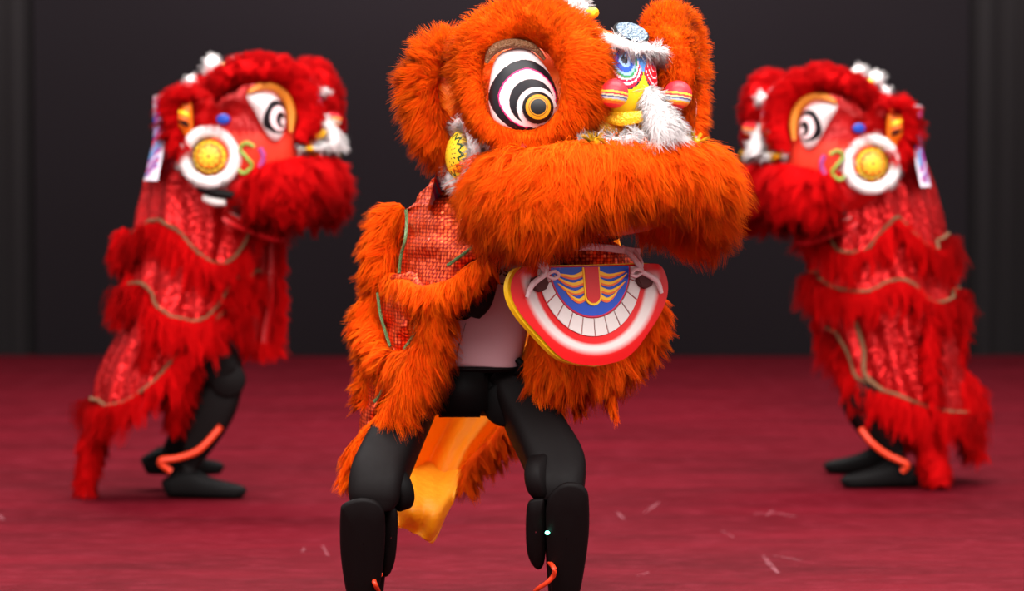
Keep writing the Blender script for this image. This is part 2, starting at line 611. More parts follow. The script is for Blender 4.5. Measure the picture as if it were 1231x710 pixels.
# ------------------------------------------------------------------ the setting
def build_setting():
    m, nt, b, o = new_mat('red_stage_vinyl')
    N = nt.nodes
    tc = N.new('ShaderNodeTexCoord')
    mp = N.new('ShaderNodeMapping'); mp.inputs['Scale'].default_value = (.55, 2.6, 1)
    nt.links.new(tc.outputs['Object'], mp.inputs['Vector'])
    n1 = N.new('ShaderNodeTexNoise'); n1.inputs['Scale'].default_value = 1.6; n1.inputs['Detail'].default_value = 7
    n1.inputs['Roughness'].default_value = .62
    nt.links.new(mp.outputs[0], n1.inputs['Vector'])
    r = N.new('ShaderNodeValToRGB')
    e = r.color_ramp.elements
    e[0].position = .38; e[0].color = (*lin((66, 4, 12)), 1)
    e[1].position = .64; e[1].color = (*lin((86, 8, 20)), 1)
    nt.links.new(n1.outputs['Fac'], r.inputs['Fac'])
    # fine pale scuffs
    mp2 = N.new('ShaderNodeMapping'); mp2.inputs['Scale'].default_value = (3.5, 19, 1)
    nt.links.new(tc.outputs['Object'], mp2.inputs['Vector'])
    n2 = N.new('ShaderNodeTexNoise'); n2.inputs['Scale'].default_value = 2.4; n2.inputs['Detail'].default_value = 8
    n2.inputs['Roughness'].default_value = .7
    nt.links.new(mp2.outputs[0], n2.inputs['Vector'])
    r2 = N.new('ShaderNodeValToRGB')
    e = r2.color_ramp.elements
    e[0].position = .5; e[0].color = (0, 0, 0, 1)
    e[1].position = .8; e[1].color = (.95, .95, .95, 1)
    nt.links.new(n2.outputs['Fac'], r2.inputs['Fac'])
    mx = N.new('ShaderNodeMix'); mx.data_type = 'RGBA'
    nt.links.new(r2.outputs['Color'], mx.inputs['Factor'])
    nt.links.new(r.outputs['Color'], mx.inputs['A'])
    mx.inputs['B'].default_value = (*lin((116, 32, 45)), 1)
    nt.links.new(mx.outputs['Result'], b.inputs['Base Color'])
    b.inputs['Roughness'].default_value = .62
    b.inputs['Specular IOR Level'].default_value = .04
    bp = N.new('ShaderNodeBump'); bp.inputs['Strength'].default_value = .15; bp.inputs['Distance'].default_value = .01
    nt.links.new(n1.outputs['Fac'], bp.inputs['Height'])
    nt.links.new(bp.outputs['Normal'], b.inputs['Normal'])
    WALL_Y = 13.8
    # laid in long sheets that run across the stage
    fl = rbox('floor', (40, 22, .2), m, None, Matrix.Translation((0, 7, -.1)), .005)
    tag(fl, 'red vinyl stage floor with pale scuff streaks', 'floor', kind='structure')
    ms, nt, b, o = new_mat('scuff_chalk')
    b.inputs['Base Color'].default_value = (*lin((185, 115, 125)), 1)
    b.inputs['Roughness'].default_value = .8
    tc = nt.nodes.new('ShaderNodeTexCoord')
    n = nt.nodes.new('ShaderNodeTexNoise'); n.inputs['Scale'].default_value = 45
    nt.links.new(tc.outputs['Object'], n.inputs['Vector'])
    rr = nt.nodes.new('ShaderNodeMapRange')
    rr.inputs['From Min'].default_value = .35; rr.inputs['From Max'].default_value = .85
    rr.inputs['To Min'].default_value = 0.0; rr.inputs['To Max'].default_value = .45
    nt.links.new(n.outputs['Fac'], rr.inputs['Value'])
    nt.links.new(rr.outputs[0], b.inputs['Alpha'])

    def ground(px, py):
        u, v = px - 615.5, 355.0 - py
        cp, sp = math.cos(PITCH), math.sin(PITCH)
        d = Vector((u, v * sp + FPX * cp, v * cp - FPX * sp))
        return Vector((0, 0, CAM_H)) + d * (-CAM_H / d.z)
    for pts, wd in [([(775, 616), (783, 611), (792, 604)], .012), ([(742, 616), (750, 624)], .018),
                    ([(905, 618), (925, 616), (958, 621)], .012), ([(922, 620), (930, 612)], .016),
                    ([(918, 668), (925, 678), (936, 689)], .014), ([(868, 638), (882, 646)], .012),
                    ([(765, 692), (780, 688)], .01), ([(930, 668), (965, 674)], .012),
                    ([(362, 665), (366, 659)], .012), ([(388, 656), (394, 668)], .012), ([(0, 619), (4, 625)], .02)]:
        q = [ground(*p) for p in pts]
        V = []
        for i, p in enumerate(q):
            t = (q[min(i + 1, len(q) - 1)] - q[max(i - 1, 0)]).normalized()
            s = Vector((-t.y, t.x, 0)) * wd * .6 * (1.0 if 0 < i < len(q) - 1 else .5)
            V += [tuple(p - s + Vector((0, 0, .0015))), tuple(p + s + Vector((0, 0, .0015)))]
        F = [[2 * i, 2 * i + 1, 2 * i + 3, 2 * i + 2] for i in range(len(q) - 1)]
        mesh_np('scuff_mark', V, F, ms, fl)

    mw, nt, b, o = new_mat('dark_backdrop')
    b.inputs['Roughness'].default_value = .8
    b.inputs['Specular IOR Level'].default_value = .2
    tc = nt.nodes.new('ShaderNodeTexCoord')
    n = nt.nodes.new('ShaderNodeTexNoise'); n.inputs['Scale'].default_value = .8
    nt.links.new(tc.outputs['Object'], n.inputs['Vector'])
    r = nt.nodes.new('ShaderNodeValToRGB')
    e = r.color_ramp.elements
    e[0].color = (*lin((34, 27, 31)), 1); e[1].color = (*lin((38, 32, 37)), 1)
    nt.links.new(n.outputs['Fac'], r.inputs['Fac'])
    nt.links.new(r.outputs['Color'], b.inputs['Base Color'])
    wl = rbox('wall_back', (5.15, .2, 8.0), mw, None, Matrix.Translation((-.06, WALL_Y + .1, 4.0)), .004)
    tag(wl, 'tall dark grey backdrop behind the stage', 'backdrop', kind='structure')
    mc = plain('black_curtain', (19, 12, 14), .9)
    for nm, x0, x1 in (('wall_left', -20.0, -2.63), ('wall_right', 2.52, 20.0)):
        xs = np.linspace(x0, x1, 520)
        V, F = [], []
        for i, x in enumerate(xs):
            y = WALL_Y + .06 + .025 * math.sin(x * 21) + .012 * math.sin(x * 47 + 1)
            V += [(x, y, 0), (x, y, 8)]
        F = [[2 * i, 2 * i + 2, 2 * i + 3, 2 * i + 1] for i in range(len(xs) - 1)]
        c = mesh_np(nm, V, F, mc)
        md = c.modifiers.new('cloth', 'SOLIDIFY'); md.thickness = .01
        tag(c, 'black pleated drape beside the dark backdrop', 'curtain', kind='structure')


# ------------------------------------------------------------------ lion head
def mirror_pts(pts):
    return [(-x, y, z) for x, y, z in pts]


NOSE_SHIFT = [0.]


def L3(x, f, z):
    return (x, -f - NOSE_SHIFT[0], z)


def build_head(origin, yaw, col, name_label, cat_label, dens, red, pitch=0., mouth_open=False):
    root = empty('lion_mask', origin, yaw)
    root.rotation_euler = (pitch, 0, yaw)
    tag(root, name_label, cat_label, 'lion dance masks')
    furm = M['fur_red'] if red else M['fur_orange']
    lac = lin((218, 24, 26)) if red else lin((240, 100, 24))
    W = .0028 if red else .0016
    ns = 2 if red else 3

    def D(n):
        return max(8, int(n * dens))

    # --- papier-mache shell with painted patches
    def shell_paint(q):
        x, y, z = q[:, 0], q[:, 1], q[:, 2]
        c = np.tile(np.array(lac), (len(q), 1))
        ax = np.abs(x)
        # cheek field under the eyes
        m = (z > -.35) & (z < .12) & (y < .2)
        c[m] = np.array(lin((232, 60, 40))) if red else np.array(lin((250, 190, 60)))
        m2 = m & (y < -.25) & (y > -.62)
        st = np.floor((y + z * .5) * 22).astype(int) % 4
        pal = [lin((40, 80, 180)), lin((250, 200, 40)), lin((30, 30, 40)), lin((240, 130, 40))]
        if not red:
            for i in range(4):
                c[m2 & (st == i)] = pal[i]
            c[(y > -.25) & (y < .0) & m] = lin((240, 220, 215))
        back = (y > .55)
        st = np.floor((z * 14 + np.sin(x * 16) * 1.2)).astype(int) % 4
        pal = [lin((70, 80, 190)), lin((235, 225, 235)), lin((160, 60, 170)), lin((90, 150, 200))]
        for i in range(4):
            c[back & (st == i) & (np.abs(x) < .6)] = pal[i]
        return c
    ellipsoid('head_shell', L3(0, -.02, .02), (.215, .225, .225), M['paint'], root, shell_paint, 160, 110)
    # upper jaw block under the muzzle fur and the dark inside of the mouth
    tube('upper_jaw', [L3(0, -.02, -.11), L3(0, .1, -.12), L3(0, .22, -.10)], [.17, .19, .15], M['lacquer_red'] if red else M['lacquer_orange'],
         root, rb=[.06, .07, .06], ref=(1, 0, 0), n=16, m=24, expo=2.6)
    tube('mouth_lining', [L3(0, -.08, -.17), L3(0, .0, -.175), L3(0, .075, -.165)], [.12, .14, .1] if not red else [.08, .1, .08], M['darkin'],
         root, rb=[.035, .04, .03], ref=(1, 0, 0), n=12, m=20, expo=2.6)

    # --- eyes, each in a fur ring
    for s in (-1, 1):
        az = math.radians(30)
        nrm = Vector((s * math.sin(az), -math.cos(az), .10)).normalized()
        u = Vector((math.cos(az), s * math.sin(az), 0))            # towards the picture right of the face
        v = nrm.cross(u); v = v if v.z > 0 else -v
        ec = Vector(L3(s * .187, .135, .098))
        n_ = 90
        K = 1 / 2130.

        # egg outline of the eye, towards the nose = positive a
        outl = spline([(-40, 172), (20, 165), (75, 110), (120, 30), (146, -60), (150, -100), (95, -160), (0, -172), (-110, -145), (-148, -60),
                       (-140, 60), (-110, 140)], 120, True)
        if red:
            outl = spline([(-165, 118), (-70, 150), (35, 142), (108, 80), (132, -15), (116, -105), (62, -165), (5, -150), (-45, -85), (-100, 10)], 120, True)
        ang = np.arctan2(outl[:, 1], outl[:, 0])
        o_ = np.argsort(ang)
        ang, rad = ang[o_], np.hypot(outl[:, 0], outl[:, 1])[o_]
        nr_, na_ = 70, 150
        V, cols = [], []
        th = np.arange(na_) / na_ * 2 * PI
        R = np.interp(th, np.r_[ang - 2 * PI, ang, ang + 2 * PI], np.r_[rad, rad, rad])
        rr = np.linspace(0, 1, nr_)
        rho = np.repeat(rr, na_)
        A = np.outer(rr, R * np.cos(th)).ravel(); B = np.outer(rr, R * np.sin(th)).ravel()
        dome = .028 * np.sqrt(np.maximum(0, 1 - rho ** 2)) - .006
        uu, vv, nn = np.array(u), np.array(v), np.array(nrm)
        V = np.array(ec) + (A * -s * K)[:, None] * uu + (B * K)[:, None] * vv + dome[:, None] * nn
        F = grid_faces(nr_, na_, False, True)
        fa, fb = A[F].mean(1), B[F].mean(1)
        c = np.tile(np.array(lin((222, 204, 202))), (len(F), 1))

        def disc(x0, y0, r, col, p=2.0):
            d = (np.abs(fa - x0) ** p + np.abs(fb - y0) ** p) ** (1 / p)
            c[d < r] = lin(col)
        if red:
            disc(40, -15, 108, (20, 16, 20)); disc(52, -25, 80, (240, 205, 205)); disc(66, -34, 52, (20, 16, 20)); disc(84, -45, 24, (235, 210, 210))
        else:
            disc(-3, -28, 147, (22, 18, 24), 1.75); disc(8, -38, 121, (215, 30, 110), 1.75); disc(9, -39, 116, (222, 204, 202), 1.75)
            disc(25, -55, 92, (22, 18, 24)); disc(46, -78, 82, (222, 204, 202)); disc(50, -80, 65, (22, 18, 24))
        if s > 0:
            F = F[:, ::-1]
        eye = mesh_np('eye', V, F, M['paint'], root, True, paint=c)
        if not red:
            pc = np.array(ec) + uu * (50 * -s * K) + vv * (-80 * K) + nn * .021
            Rm = frame((0, 0, 0), u, v, nrm)

            def iris(q):
                c = np.tile(np.array(lin((15, 12, 14))), (len(q), 1))
                d = np.hypot(q[:, 0], q[:, 1])
                c[(d > .5) & (d < .8)] = lin((196, 136, 22))
                c[(d > .58) & (d < .64)] = lin((120, 70, 10))
                return c
            ellipsoid('pupil', pc, (64 * K, 64 * K, .013), M['paint'], eye, iris, 64, 48, rot=Rm)
        else:
            pass
        # glittering lid rim along the upper outer edge
        lid = [np.array(ec) + uu * (a * -s * K) + vv * (b * K) + nn * .012 for a, b in
               ([(-160, 105), (-140, 150), (-90, 180), (-20, 185), (40, 165), (80, 120)] if not red else
                                                                        [(-180, 135), (-75, 178), (40, 172), (130, 100), (160, 0), (145, -110)])]
        tube('eyelid_rim', lid, [.004, .009, .01, .009, .007, .003] if not red else [.005, .013, .015, .015, .014, .006], plain_cache('amber_lid', (205, 120, 30)) if red else M['trim_gold'], eye, n=24, m=10)

        # fur ring: tube radii differ round the eye
        def E(a, b, d=0.):
            return tuple(np.array(ec) + uu * (a * -s) + vv * b + nn * d)
        if red:      # an arch from the nose over the eye and back to the ear
            ring = [E(.085, -.075, .02), E(.118, -.02, .03), E(.112, .06, .03), E(.06, .118, .02), E(-.02, .135, .0), E(-.085, .125, -.025), E(-.125, .105, -.05), E(-.15, .075, -.08)]
            ra = [.012, .030, .040, .042, .042, .038, .034, .026]
        else:
            ring = [E(-.01, .134, -.012), E(.068, .106, .006), E(.106, .042, .036), E(.097, -.04, .022), E(.03, -.086, .0), E(-.05, -.078, -.01),
                    E(-.094, -.025, -.02), E(-.100, .08, -.022)]
            ra = [.040, .044, .046, .034, .013, .011, .018, .032]

        def comb(p, nn_, ec=np.array(ec), n0=nn):
            d = p - ec
            d = d - (d @ n0)[:, None] * n0
            return nz(nz(d) * 1.0 + n0 * .35 + np.array([0, 0, -.25]))
        fur_tube('brow_fur', ring, ra, furm, root, ref=tuple(nrm), closed=not red, comb=comb, n=64,
                 nclump=D(1500), per=24, spread=(.012, .03), L=.024, w=W, lift=.34, grav=.25, clump=.35, nseg=ns, wild=.3)

        # --- ear: cloth leaf with a thick fur border
        eo = Vector(L3(s * .216, -.10, .092)) if not red else Vector(L3(s * .238, -.125, .082))
        es = .66 if not red else .5
        eu = Vector((s * math.cos(.35), math.sin(.35), 0))          # outwards and a little back
        en = Vector((s * math.sin(.35) * .9, -1.0, .05)).normalized()
        if red:      # ears laid against the side of the head
            eu = Vector((s * .25, .95, .1)).normalized()
            en = Vector((s * .95, -.3, .15)).normalized()
        ev = Vector((0, 0, 1))

        def EA(a, b, d=0.):
            return tuple(eo + (eu * a + ev * b) * es + en * d)
        leaf = [(-.055, .10), (-.03, .135), (.005, .12), (.03, .06), (.025, -.03), (0, -.10), (-.035, -.12), (-.06, -.06)]
        rows = []
        for k in np.linspace(0, 1, 6):
            rows.append([EA(-.02 + (a + .02) * k, b * k, .018 - .02 * k) for a, b in spline(leaf, 24, True)])
        G = np.array(rows)
        ear = mesh_np('ear', G.reshape(-1, 3), grid_faces(6, 24, False, True), M['ear_cloth'], root, True)
        ear.modifiers.new('thickness', 'SOLIDIFY').thickness = .006
        if red:      # painted stripes in the ear lining
            for i, b in enumerate((.03, .0, -.03)):
                tube('ear_stripe', [EA(-.05, b - .01, .03), EA(-.02, b, .034), EA(.02, b + .012, .026)], [.002, .007, .003],
                     [M['yellow'], M['flame_orange'], M['black']][i], ear, n=10, m=8)
        edge = [EA(-.045, .115, -.01), EA(.0, .135, -.01), EA(.045, .10, -.01), EA(.062, .02, -.015), EA(.05, -.06, -.015), EA(.022, -.125, -.01), EA(-.02, -.15, -.01)]

        def combe(p, nn_, eo=np.array(eo), n0=np.array(en)):
            d = p - eo
            d = d - (d @ n0)[:, None] * n0
            return nz(nz(d) + n0 * .1 + np.array([0, 0, -.35]))
        fur_tube('ear_fur', edge, [es * r for r in (.02, .034, .038, .036, .034, .028, .016)], furm, ear, ref=tuple(en), comb=combe, n=48,
                 nclump=D(900), per=24, spread=(.014, .03), L=.042, w=W, lift=.35, grav=.22, clump=.58, nseg=ns, wild=.4)

        # --- round cheek boss with a white fur collar
        cn = Vector((s * .96, .16 if not red else -.25, .05)).normalized()
        cu = Vector((0, 0, 1)).cross(cn).normalized(); cv = cn.cross(cu)
        cc = Vector(L3(s * .222, -.045, -.028))
        Rm = frame((0, 0, 0), cu, cv, cn)

        def boss(q):
            d = np.hypot(q[:, 0], q[:, 1]); t = np.arctan2(q[:, 1], q[:, 0])
            c = np.tile(np.array(lin((245, 200, 40))), (len(q), 1))
            zig = .78 + .1 * np.abs(((t * 14 / (2 * PI)) % 1) * 2 - 1) * 2 - .1
            if red:
                c[(d < .78)] = lin((240, 120, 20))
                c[np.abs(d - zig) < .07] = lin((60, 50, 10))
                c[(d < .35)] = lin((250, 190, 40))
                c[(np.abs(d - .52) < .1) & (np.sin(t * 9) > 0)] = lin((250, 205, 60))
                c[(d < .14)] = lin((230, 90, 20))
            else:
                c[np.abs(d - zig) < .06] = lin((25, 70, 30))
                c[(np.sin(t * 16) > .8) & (np.abs(d - .5) < .05)] = lin((60, 40, 20))
                c[(np.sin(t * 10 + 1) > .8) & (np.abs(d - .3) < .05)] = lin((60, 40, 20))
            return c
        ellipsoid('cheek_boss', cc, (.049, .049, .026), M['paint'], root, boss, 110, 70, rot=Rm)
        rg = [tuple(cc + (cu * math.cos(t) + cv * math.sin(t)) * (.078 if red else .064) - cn * .004) for t in np.linspace(0, 2 * PI, 14, endpoint=False)]
        fur_tube('cheek_fur', rg, .019 if red else .014, M['fur_white'], root, ref=tuple(cn), closed=True,
                 comb=lambda p, nn_: nz(p - np.array(cc)), n=40, nclump=D(240), per=14, spread=(.012, .05), L=.014, w=W * .8,
                 lift=.7, grav=.1, clump=.3, nseg=2, wild=.35)
        # painted scroll beside the boss and small side bits
        if red:
            sx = s * .205
            sc = [L3(sx * 1.0, .092, .002), L3(sx * 1.04, .07, .014), L3(sx * 1.05, .05, -.004), L3(sx * 1.04, .07, -.03),
                  L3(sx * 1.0, .085, -.055), L3(sx * 1.04, .062, -.078), L3(sx * 1.05, .045, -.066)]
            tube('cheek_scroll', sc, .006, plain_cache('scroll_green', (120, 150, 50)), root, n=30, m=8)
            sc = [L3(sx * 1.0, .11, .0), L3(sx * .98, .12, -.03), L3(sx * 1.0, .11, -.06)]
            tube('cheek_scroll', sc, .008, plain_cache('scroll_purple', (150, 50, 120)), root, n=20, m=8)
            ellipsoid('blue_gem', L3(s * .222, .0, .085), (.012, .022, .016), M['blue'], root)
            if mouth_open:
                tube('mouth_corner', [L3(s * .212, -.085, -.125), L3(s * .222, -.03, -.137), L3(s * .212, .03, -.145)], [.01, .014, .012], M['black'], root, n=12, m=10)
                tube('back_tooth', [L3(s * .207, -.07, -.152), L3(s * .213, -.035, -.162), L3(s * .207, .0, -.166)], [.01, .015, .011], M['tooth'], root, n=12, m=10)
        else:
            ellipsoid('blue_gem', L3(s * .2, .125, -.012), (.010, .03, .014), M['blue'], root)

    # --- fur over the crown between brows and ears
    cr = np.array(L3(0, -.035, .03)); crr = np.array((.20, .20, .205))

    def crown(u, v):
        th = u * 2 * PI
        zz = np.clip(1 - v * .85, -1, 1)
        st = np.sqrt(np.maximum(0, 1 - zz * zz))
        q = np.stack([st * np.cos(th), st * np.sin(th), zz], 1)
        nn_ = nz(q / crr)
        out = nz(q * np.array([1, 1, 0]) + 1e-6)
        return cr + q * crr, nn_, nz(out * .7 + np.array([0, 0, -.6]))
    cu_, cv_ = np.meshgrid(np.arange(40) / 40, np.linspace(.002, 1, 14), indexing='ij')
    bV, bN, _ = crown(cu_.ravel(), cv_.ravel())
    fur('crown_fur', crown, furm, root, base=(bV, grid_faces(40, 14, True, False)[:, ::-1], bN), nclump=D(1100 if not red else 2600), per=16, spread=(.02, .02), L=.04, w=W,
        lift=.35 if not red else .5, grav=.25, clump=.5, nseg=ns, wild=.3)

    # --- moustache fur round the muzzle
    if red:
        hp = [(.165, .06, -.12), (.19, .12, -.125), (.18, .175, -.12), (.115, .212, -.10)]
        front = (0, .22, -.085)
        ra_, rb_ = [.055, .075, .082, .076, .070], [.022, .034, .042, .045, .045]
    else:
        hp = [(.19, .0, -.082), (.208, .09, -.092), (.20, .18, -.097), (.135, .245, -.068)]
        front = (0, .262, -.047)
        ra_, rb_ = [.060, .074, .082, .068, .056], [.03, .042, .050, .055, .055]
    pth = [L3(-x, f, z) for x, f, z in hp] + [L3(*front)] + [L3(*p) for p in hp[::-1]]
    ra_, rb_ = ra_ + ra_[-2::-1], rb_ + rb_[-2::-1]

    def combm(p, nn_):
        o = p * np.array([1, 1, 0]) - np.array([0, -.05, 0])
        return nz(np.array([0, 0, -1.0]) + nz(o) * .75)
    fur_tube('moustache_fur', pth, ra_, furm, root,
             rb=rb_, ref=(0, 0, 1), comb=combm, n=64, m=20,
             nclump=D(2100), per=42, spread=(.013, .032), L=.049, w=W, lift=.25, grav=.34, clump=.62, nseg=ns + 1, wild=.36, curl=.3)

    NOSE_SHIFT[0] = -.035 if red else 0.
    # --- nose boss with painted nostrils, mirror, trims and balls
    def nose(q):
        x, y, z = q[:, 0], q[:, 1], q[:, 2]
        c = np.tile(np.array(lin((250, 200, 28))), (len(q), 1))
        if red:
            c[:] = lin((225, 40, 30)); c[z < 0] = lin((245, 190, 40))
        for s in (-1, 1):
            d = np.hypot((x - s * .52) / .56, (z - .42) / .62)
            fr = (y < .35)
            m = fr & (d < 1.0)
            c[m] = lin((24, 20, 60))
            stp = [(.94, (225, 25, 60)), (.84, (250, 225, 225)), (.77, (225, 30, 70)), (.68, (245, 215, 220)), (.61, (60, 150, 90)), (.52, (150, 190, 235)),
                   (.42, (20, 80, 190)), (.25, (150, 190, 230)), (.14, (20, 20, 40))]
            if s > 0:
                stp = [(.94, (225, 25, 45)), (.82, (250, 225, 225)), (.78, (225, 25, 45)), (.62, (250, 225, 225)), (.58, (225, 25, 45)), (.40, (250, 225, 225)),
                       (.36, (215, 20, 45)), (.18, (60, 60, 120))]
            for t, k in stp:
                c[fr & (d < t)] = lin(k)
        m = (np.abs(x) < .28) & (y < 0) & (z > .2) & (np.abs(x) < (z - .1) * .5)
        c[m] = lin((90, 150, 220))
        return c
    ellipsoid('nose_boss', L3(0, .205, .115), (.064, .062, .092), M['paint'], root, nose, 150, 110)
    mn = Vector((.05, -.72, .70)).normalized()
    mu = Vector((1, 0, 0)); mu = (mu - mn * mu.dot(mn)).normalized(); mv = mn.cross(mu)
    mc = Vector(L3(.0, .222, .205))
    oval = [(math.cos(t) * .036, math.sin(t) * .026) for t in np.linspace(0, 2 * PI, 30, endpoint=False)]
    mr = plate('mirror_frame', [(a * 1.14, b * 1.14) for a, b in oval], .006, M['black'], root, frame(mc, mu, mv, mn))
    plate('mirror_disc', oval, .004, M['mirror'], mr, frame(mc, mu, mv, mn), .005)
    tr = [L3(-.075, .17, .17), L3(-.06, .235, .19), L3(-.02, .265, .175), L3(.025, .265, .172), L3(.06, .235, .165), L3(.07, .19, .14)]
    fur_tube('nose_trim_fur', tr, [.01, .012, .008, .008, .012, .01], M['fur_white'], root, n=30, nclump=D(170), per=14, spread=(.02, .05),
             L=.018, w=W * .8, lift=.7, grav=.15, clump=.35, nseg=2, wild=.4)
    # fleecy ridge down to the moustache
    rd = [L3(.012, .262, .10), L3(.015, .285, .065), L3(.02, .30, .03), L3(.028, .305, .0)]
    fur_tube('nose_ridge_fur', rd, [.008, .022, .034, .036], M['fur_white'], root, rb=[.006, .014, .02, .02], ref=(1, 0, 0), n=20,
             nclump=D(260), per=14, spread=(.04, .05), L=.022, w=W * .8, lift=.6, grav=.2, clump=.35, nseg=2, wild=.35)
    for s in (-1, 1):
        bd = [L3(s * .02, .29, .005), L3(s * .06, .28, -.002), L3(s * .10, .262, -.004), L3(s * .135, .24, -.004)]
        fur_tube('muzzle_trim_fur', bd, [.012, .009, .008, .005], M['fur_white'], root, n=20, nclump=D(150), per=14, spread=(.03, .05),
                 L=.02, w=W * .8, lift=.75, grav=.1, clump=.35, nseg=2, wild=.35)
        tube('gold_lace', [L3(s * .015, .285, .045), L3(s * .05, .262, .04), L3(s * .07, .235, .045)], [.012, .014, .01], M['gold'], root, rb=[.005] * 3, n=14, m=10)
        ball_fur('gold_tuft', L3(s * .118, .272, -.004), (.016, .012, .009), M['fur_gold'], root, nclump=D(60), per=12, L=.016, w=W, nseg=2)

        def stripes(q):
            z = q[:, 2] + q[:, 0] * .15
            c = np.tile(np.array(lin((232, 40, 52))), (len(q), 1))
            for lo, hi, k in [(-.02, .12, (245, 190, 60)), (-.14, -.02, (230, 60, 60)), (-.24, -.14, (215, 200, 150)), (-.34, -.24, (90, 90, 130)),
                              (-.46, -.34, (180, 190, 200)), (-.56, -.46, (245, 180, 60)), (-.75, -.56, (240, 110, 40))]:
                c[(z > lo) & (z < hi)] = lin(k)
            return c
        # springy stalk and striped ball
        bc = L3(s * .076, .275, .088)
        bl = ellipsoid('nose_ball', bc, (.028, .028, .028), M['paint_matt'], root, stripes, 60, 60)
        tube('ball_stalk', [L3(s * .05, .235, .08), L3(s * .062, .255, .084), bc], .004, M['gold'], bl, n=10, m=8)

    NOSE_SHIFT[0] = 0.
    # --- white pompons on the crown with gold bits
    for (x, f, z, r) in [(.075, -.07, .272 if not red else .262, .026), (.035, -.15, .245, .027), (-.02, -.12, .262, .026), (.0, -.195, .205, .024)]:
        p = ball_fur('crown_pompon', L3(x, f, z), r, M['fur_white'], root, nclump=D(110), per=12, L=.013, w=W * .8, nseg=2)
        ellipsoid('gold_bead', L3(x + .018, f + .03, z - .008), (.014, .014, .012), M['gold'], p, nu=16, nv=10)

    # --- embroidered nape panel
    na, nb = 90, 70
    ta = np.linspace(-.95, .95, na); tb = np.linspace(-1, 1, nb)
    A_, B_ = np.meshgrid(ta, tb, indexing='ij')
    Rn = (.272 if red else .235) + .03 * (B_ < 0) * -B_
    Vn = np.stack([Rn * np.sin(A_), .03 + Rn * np.cos(A_), (.03 if red else -.01) + .13 * B_], -1).reshape(-1, 3)
    Fn = grid_faces(na, nb)
    fa, fb = A_.ravel()[Fn].mean(1), B_.ravel()[Fn].mean(1)
    pal = [lin(k) for k in ((70, 80, 190), (235, 222, 235), (170, 50, 150), (110, 160, 210), (225, 30, 60))]
    st = np.floor((np.sin(fa * 9) * .8 + fb * 5 + np.cos(fb * 7 + fa * 5) * .7) * 1.6).astype(int) % 5
    cn_ = np.array(pal)[st]
    cn_[(np.abs(fb) > .9) | (np.abs(fa) > .88)] = lin((235, 225, 235)) if red else lin((250, 150, 40))
    mesh_np('nape_panel', Vn, Fn, M['paint_matt'], root, True, paint=cn_)

    # --- hanging lower jaw
    build_jaw(root, red)
    return root


_pc = {}


def plain_cache(name, c):
    if name not in _pc:
        _pc[name] = plain(name, c, .4)
    return _pc[name]


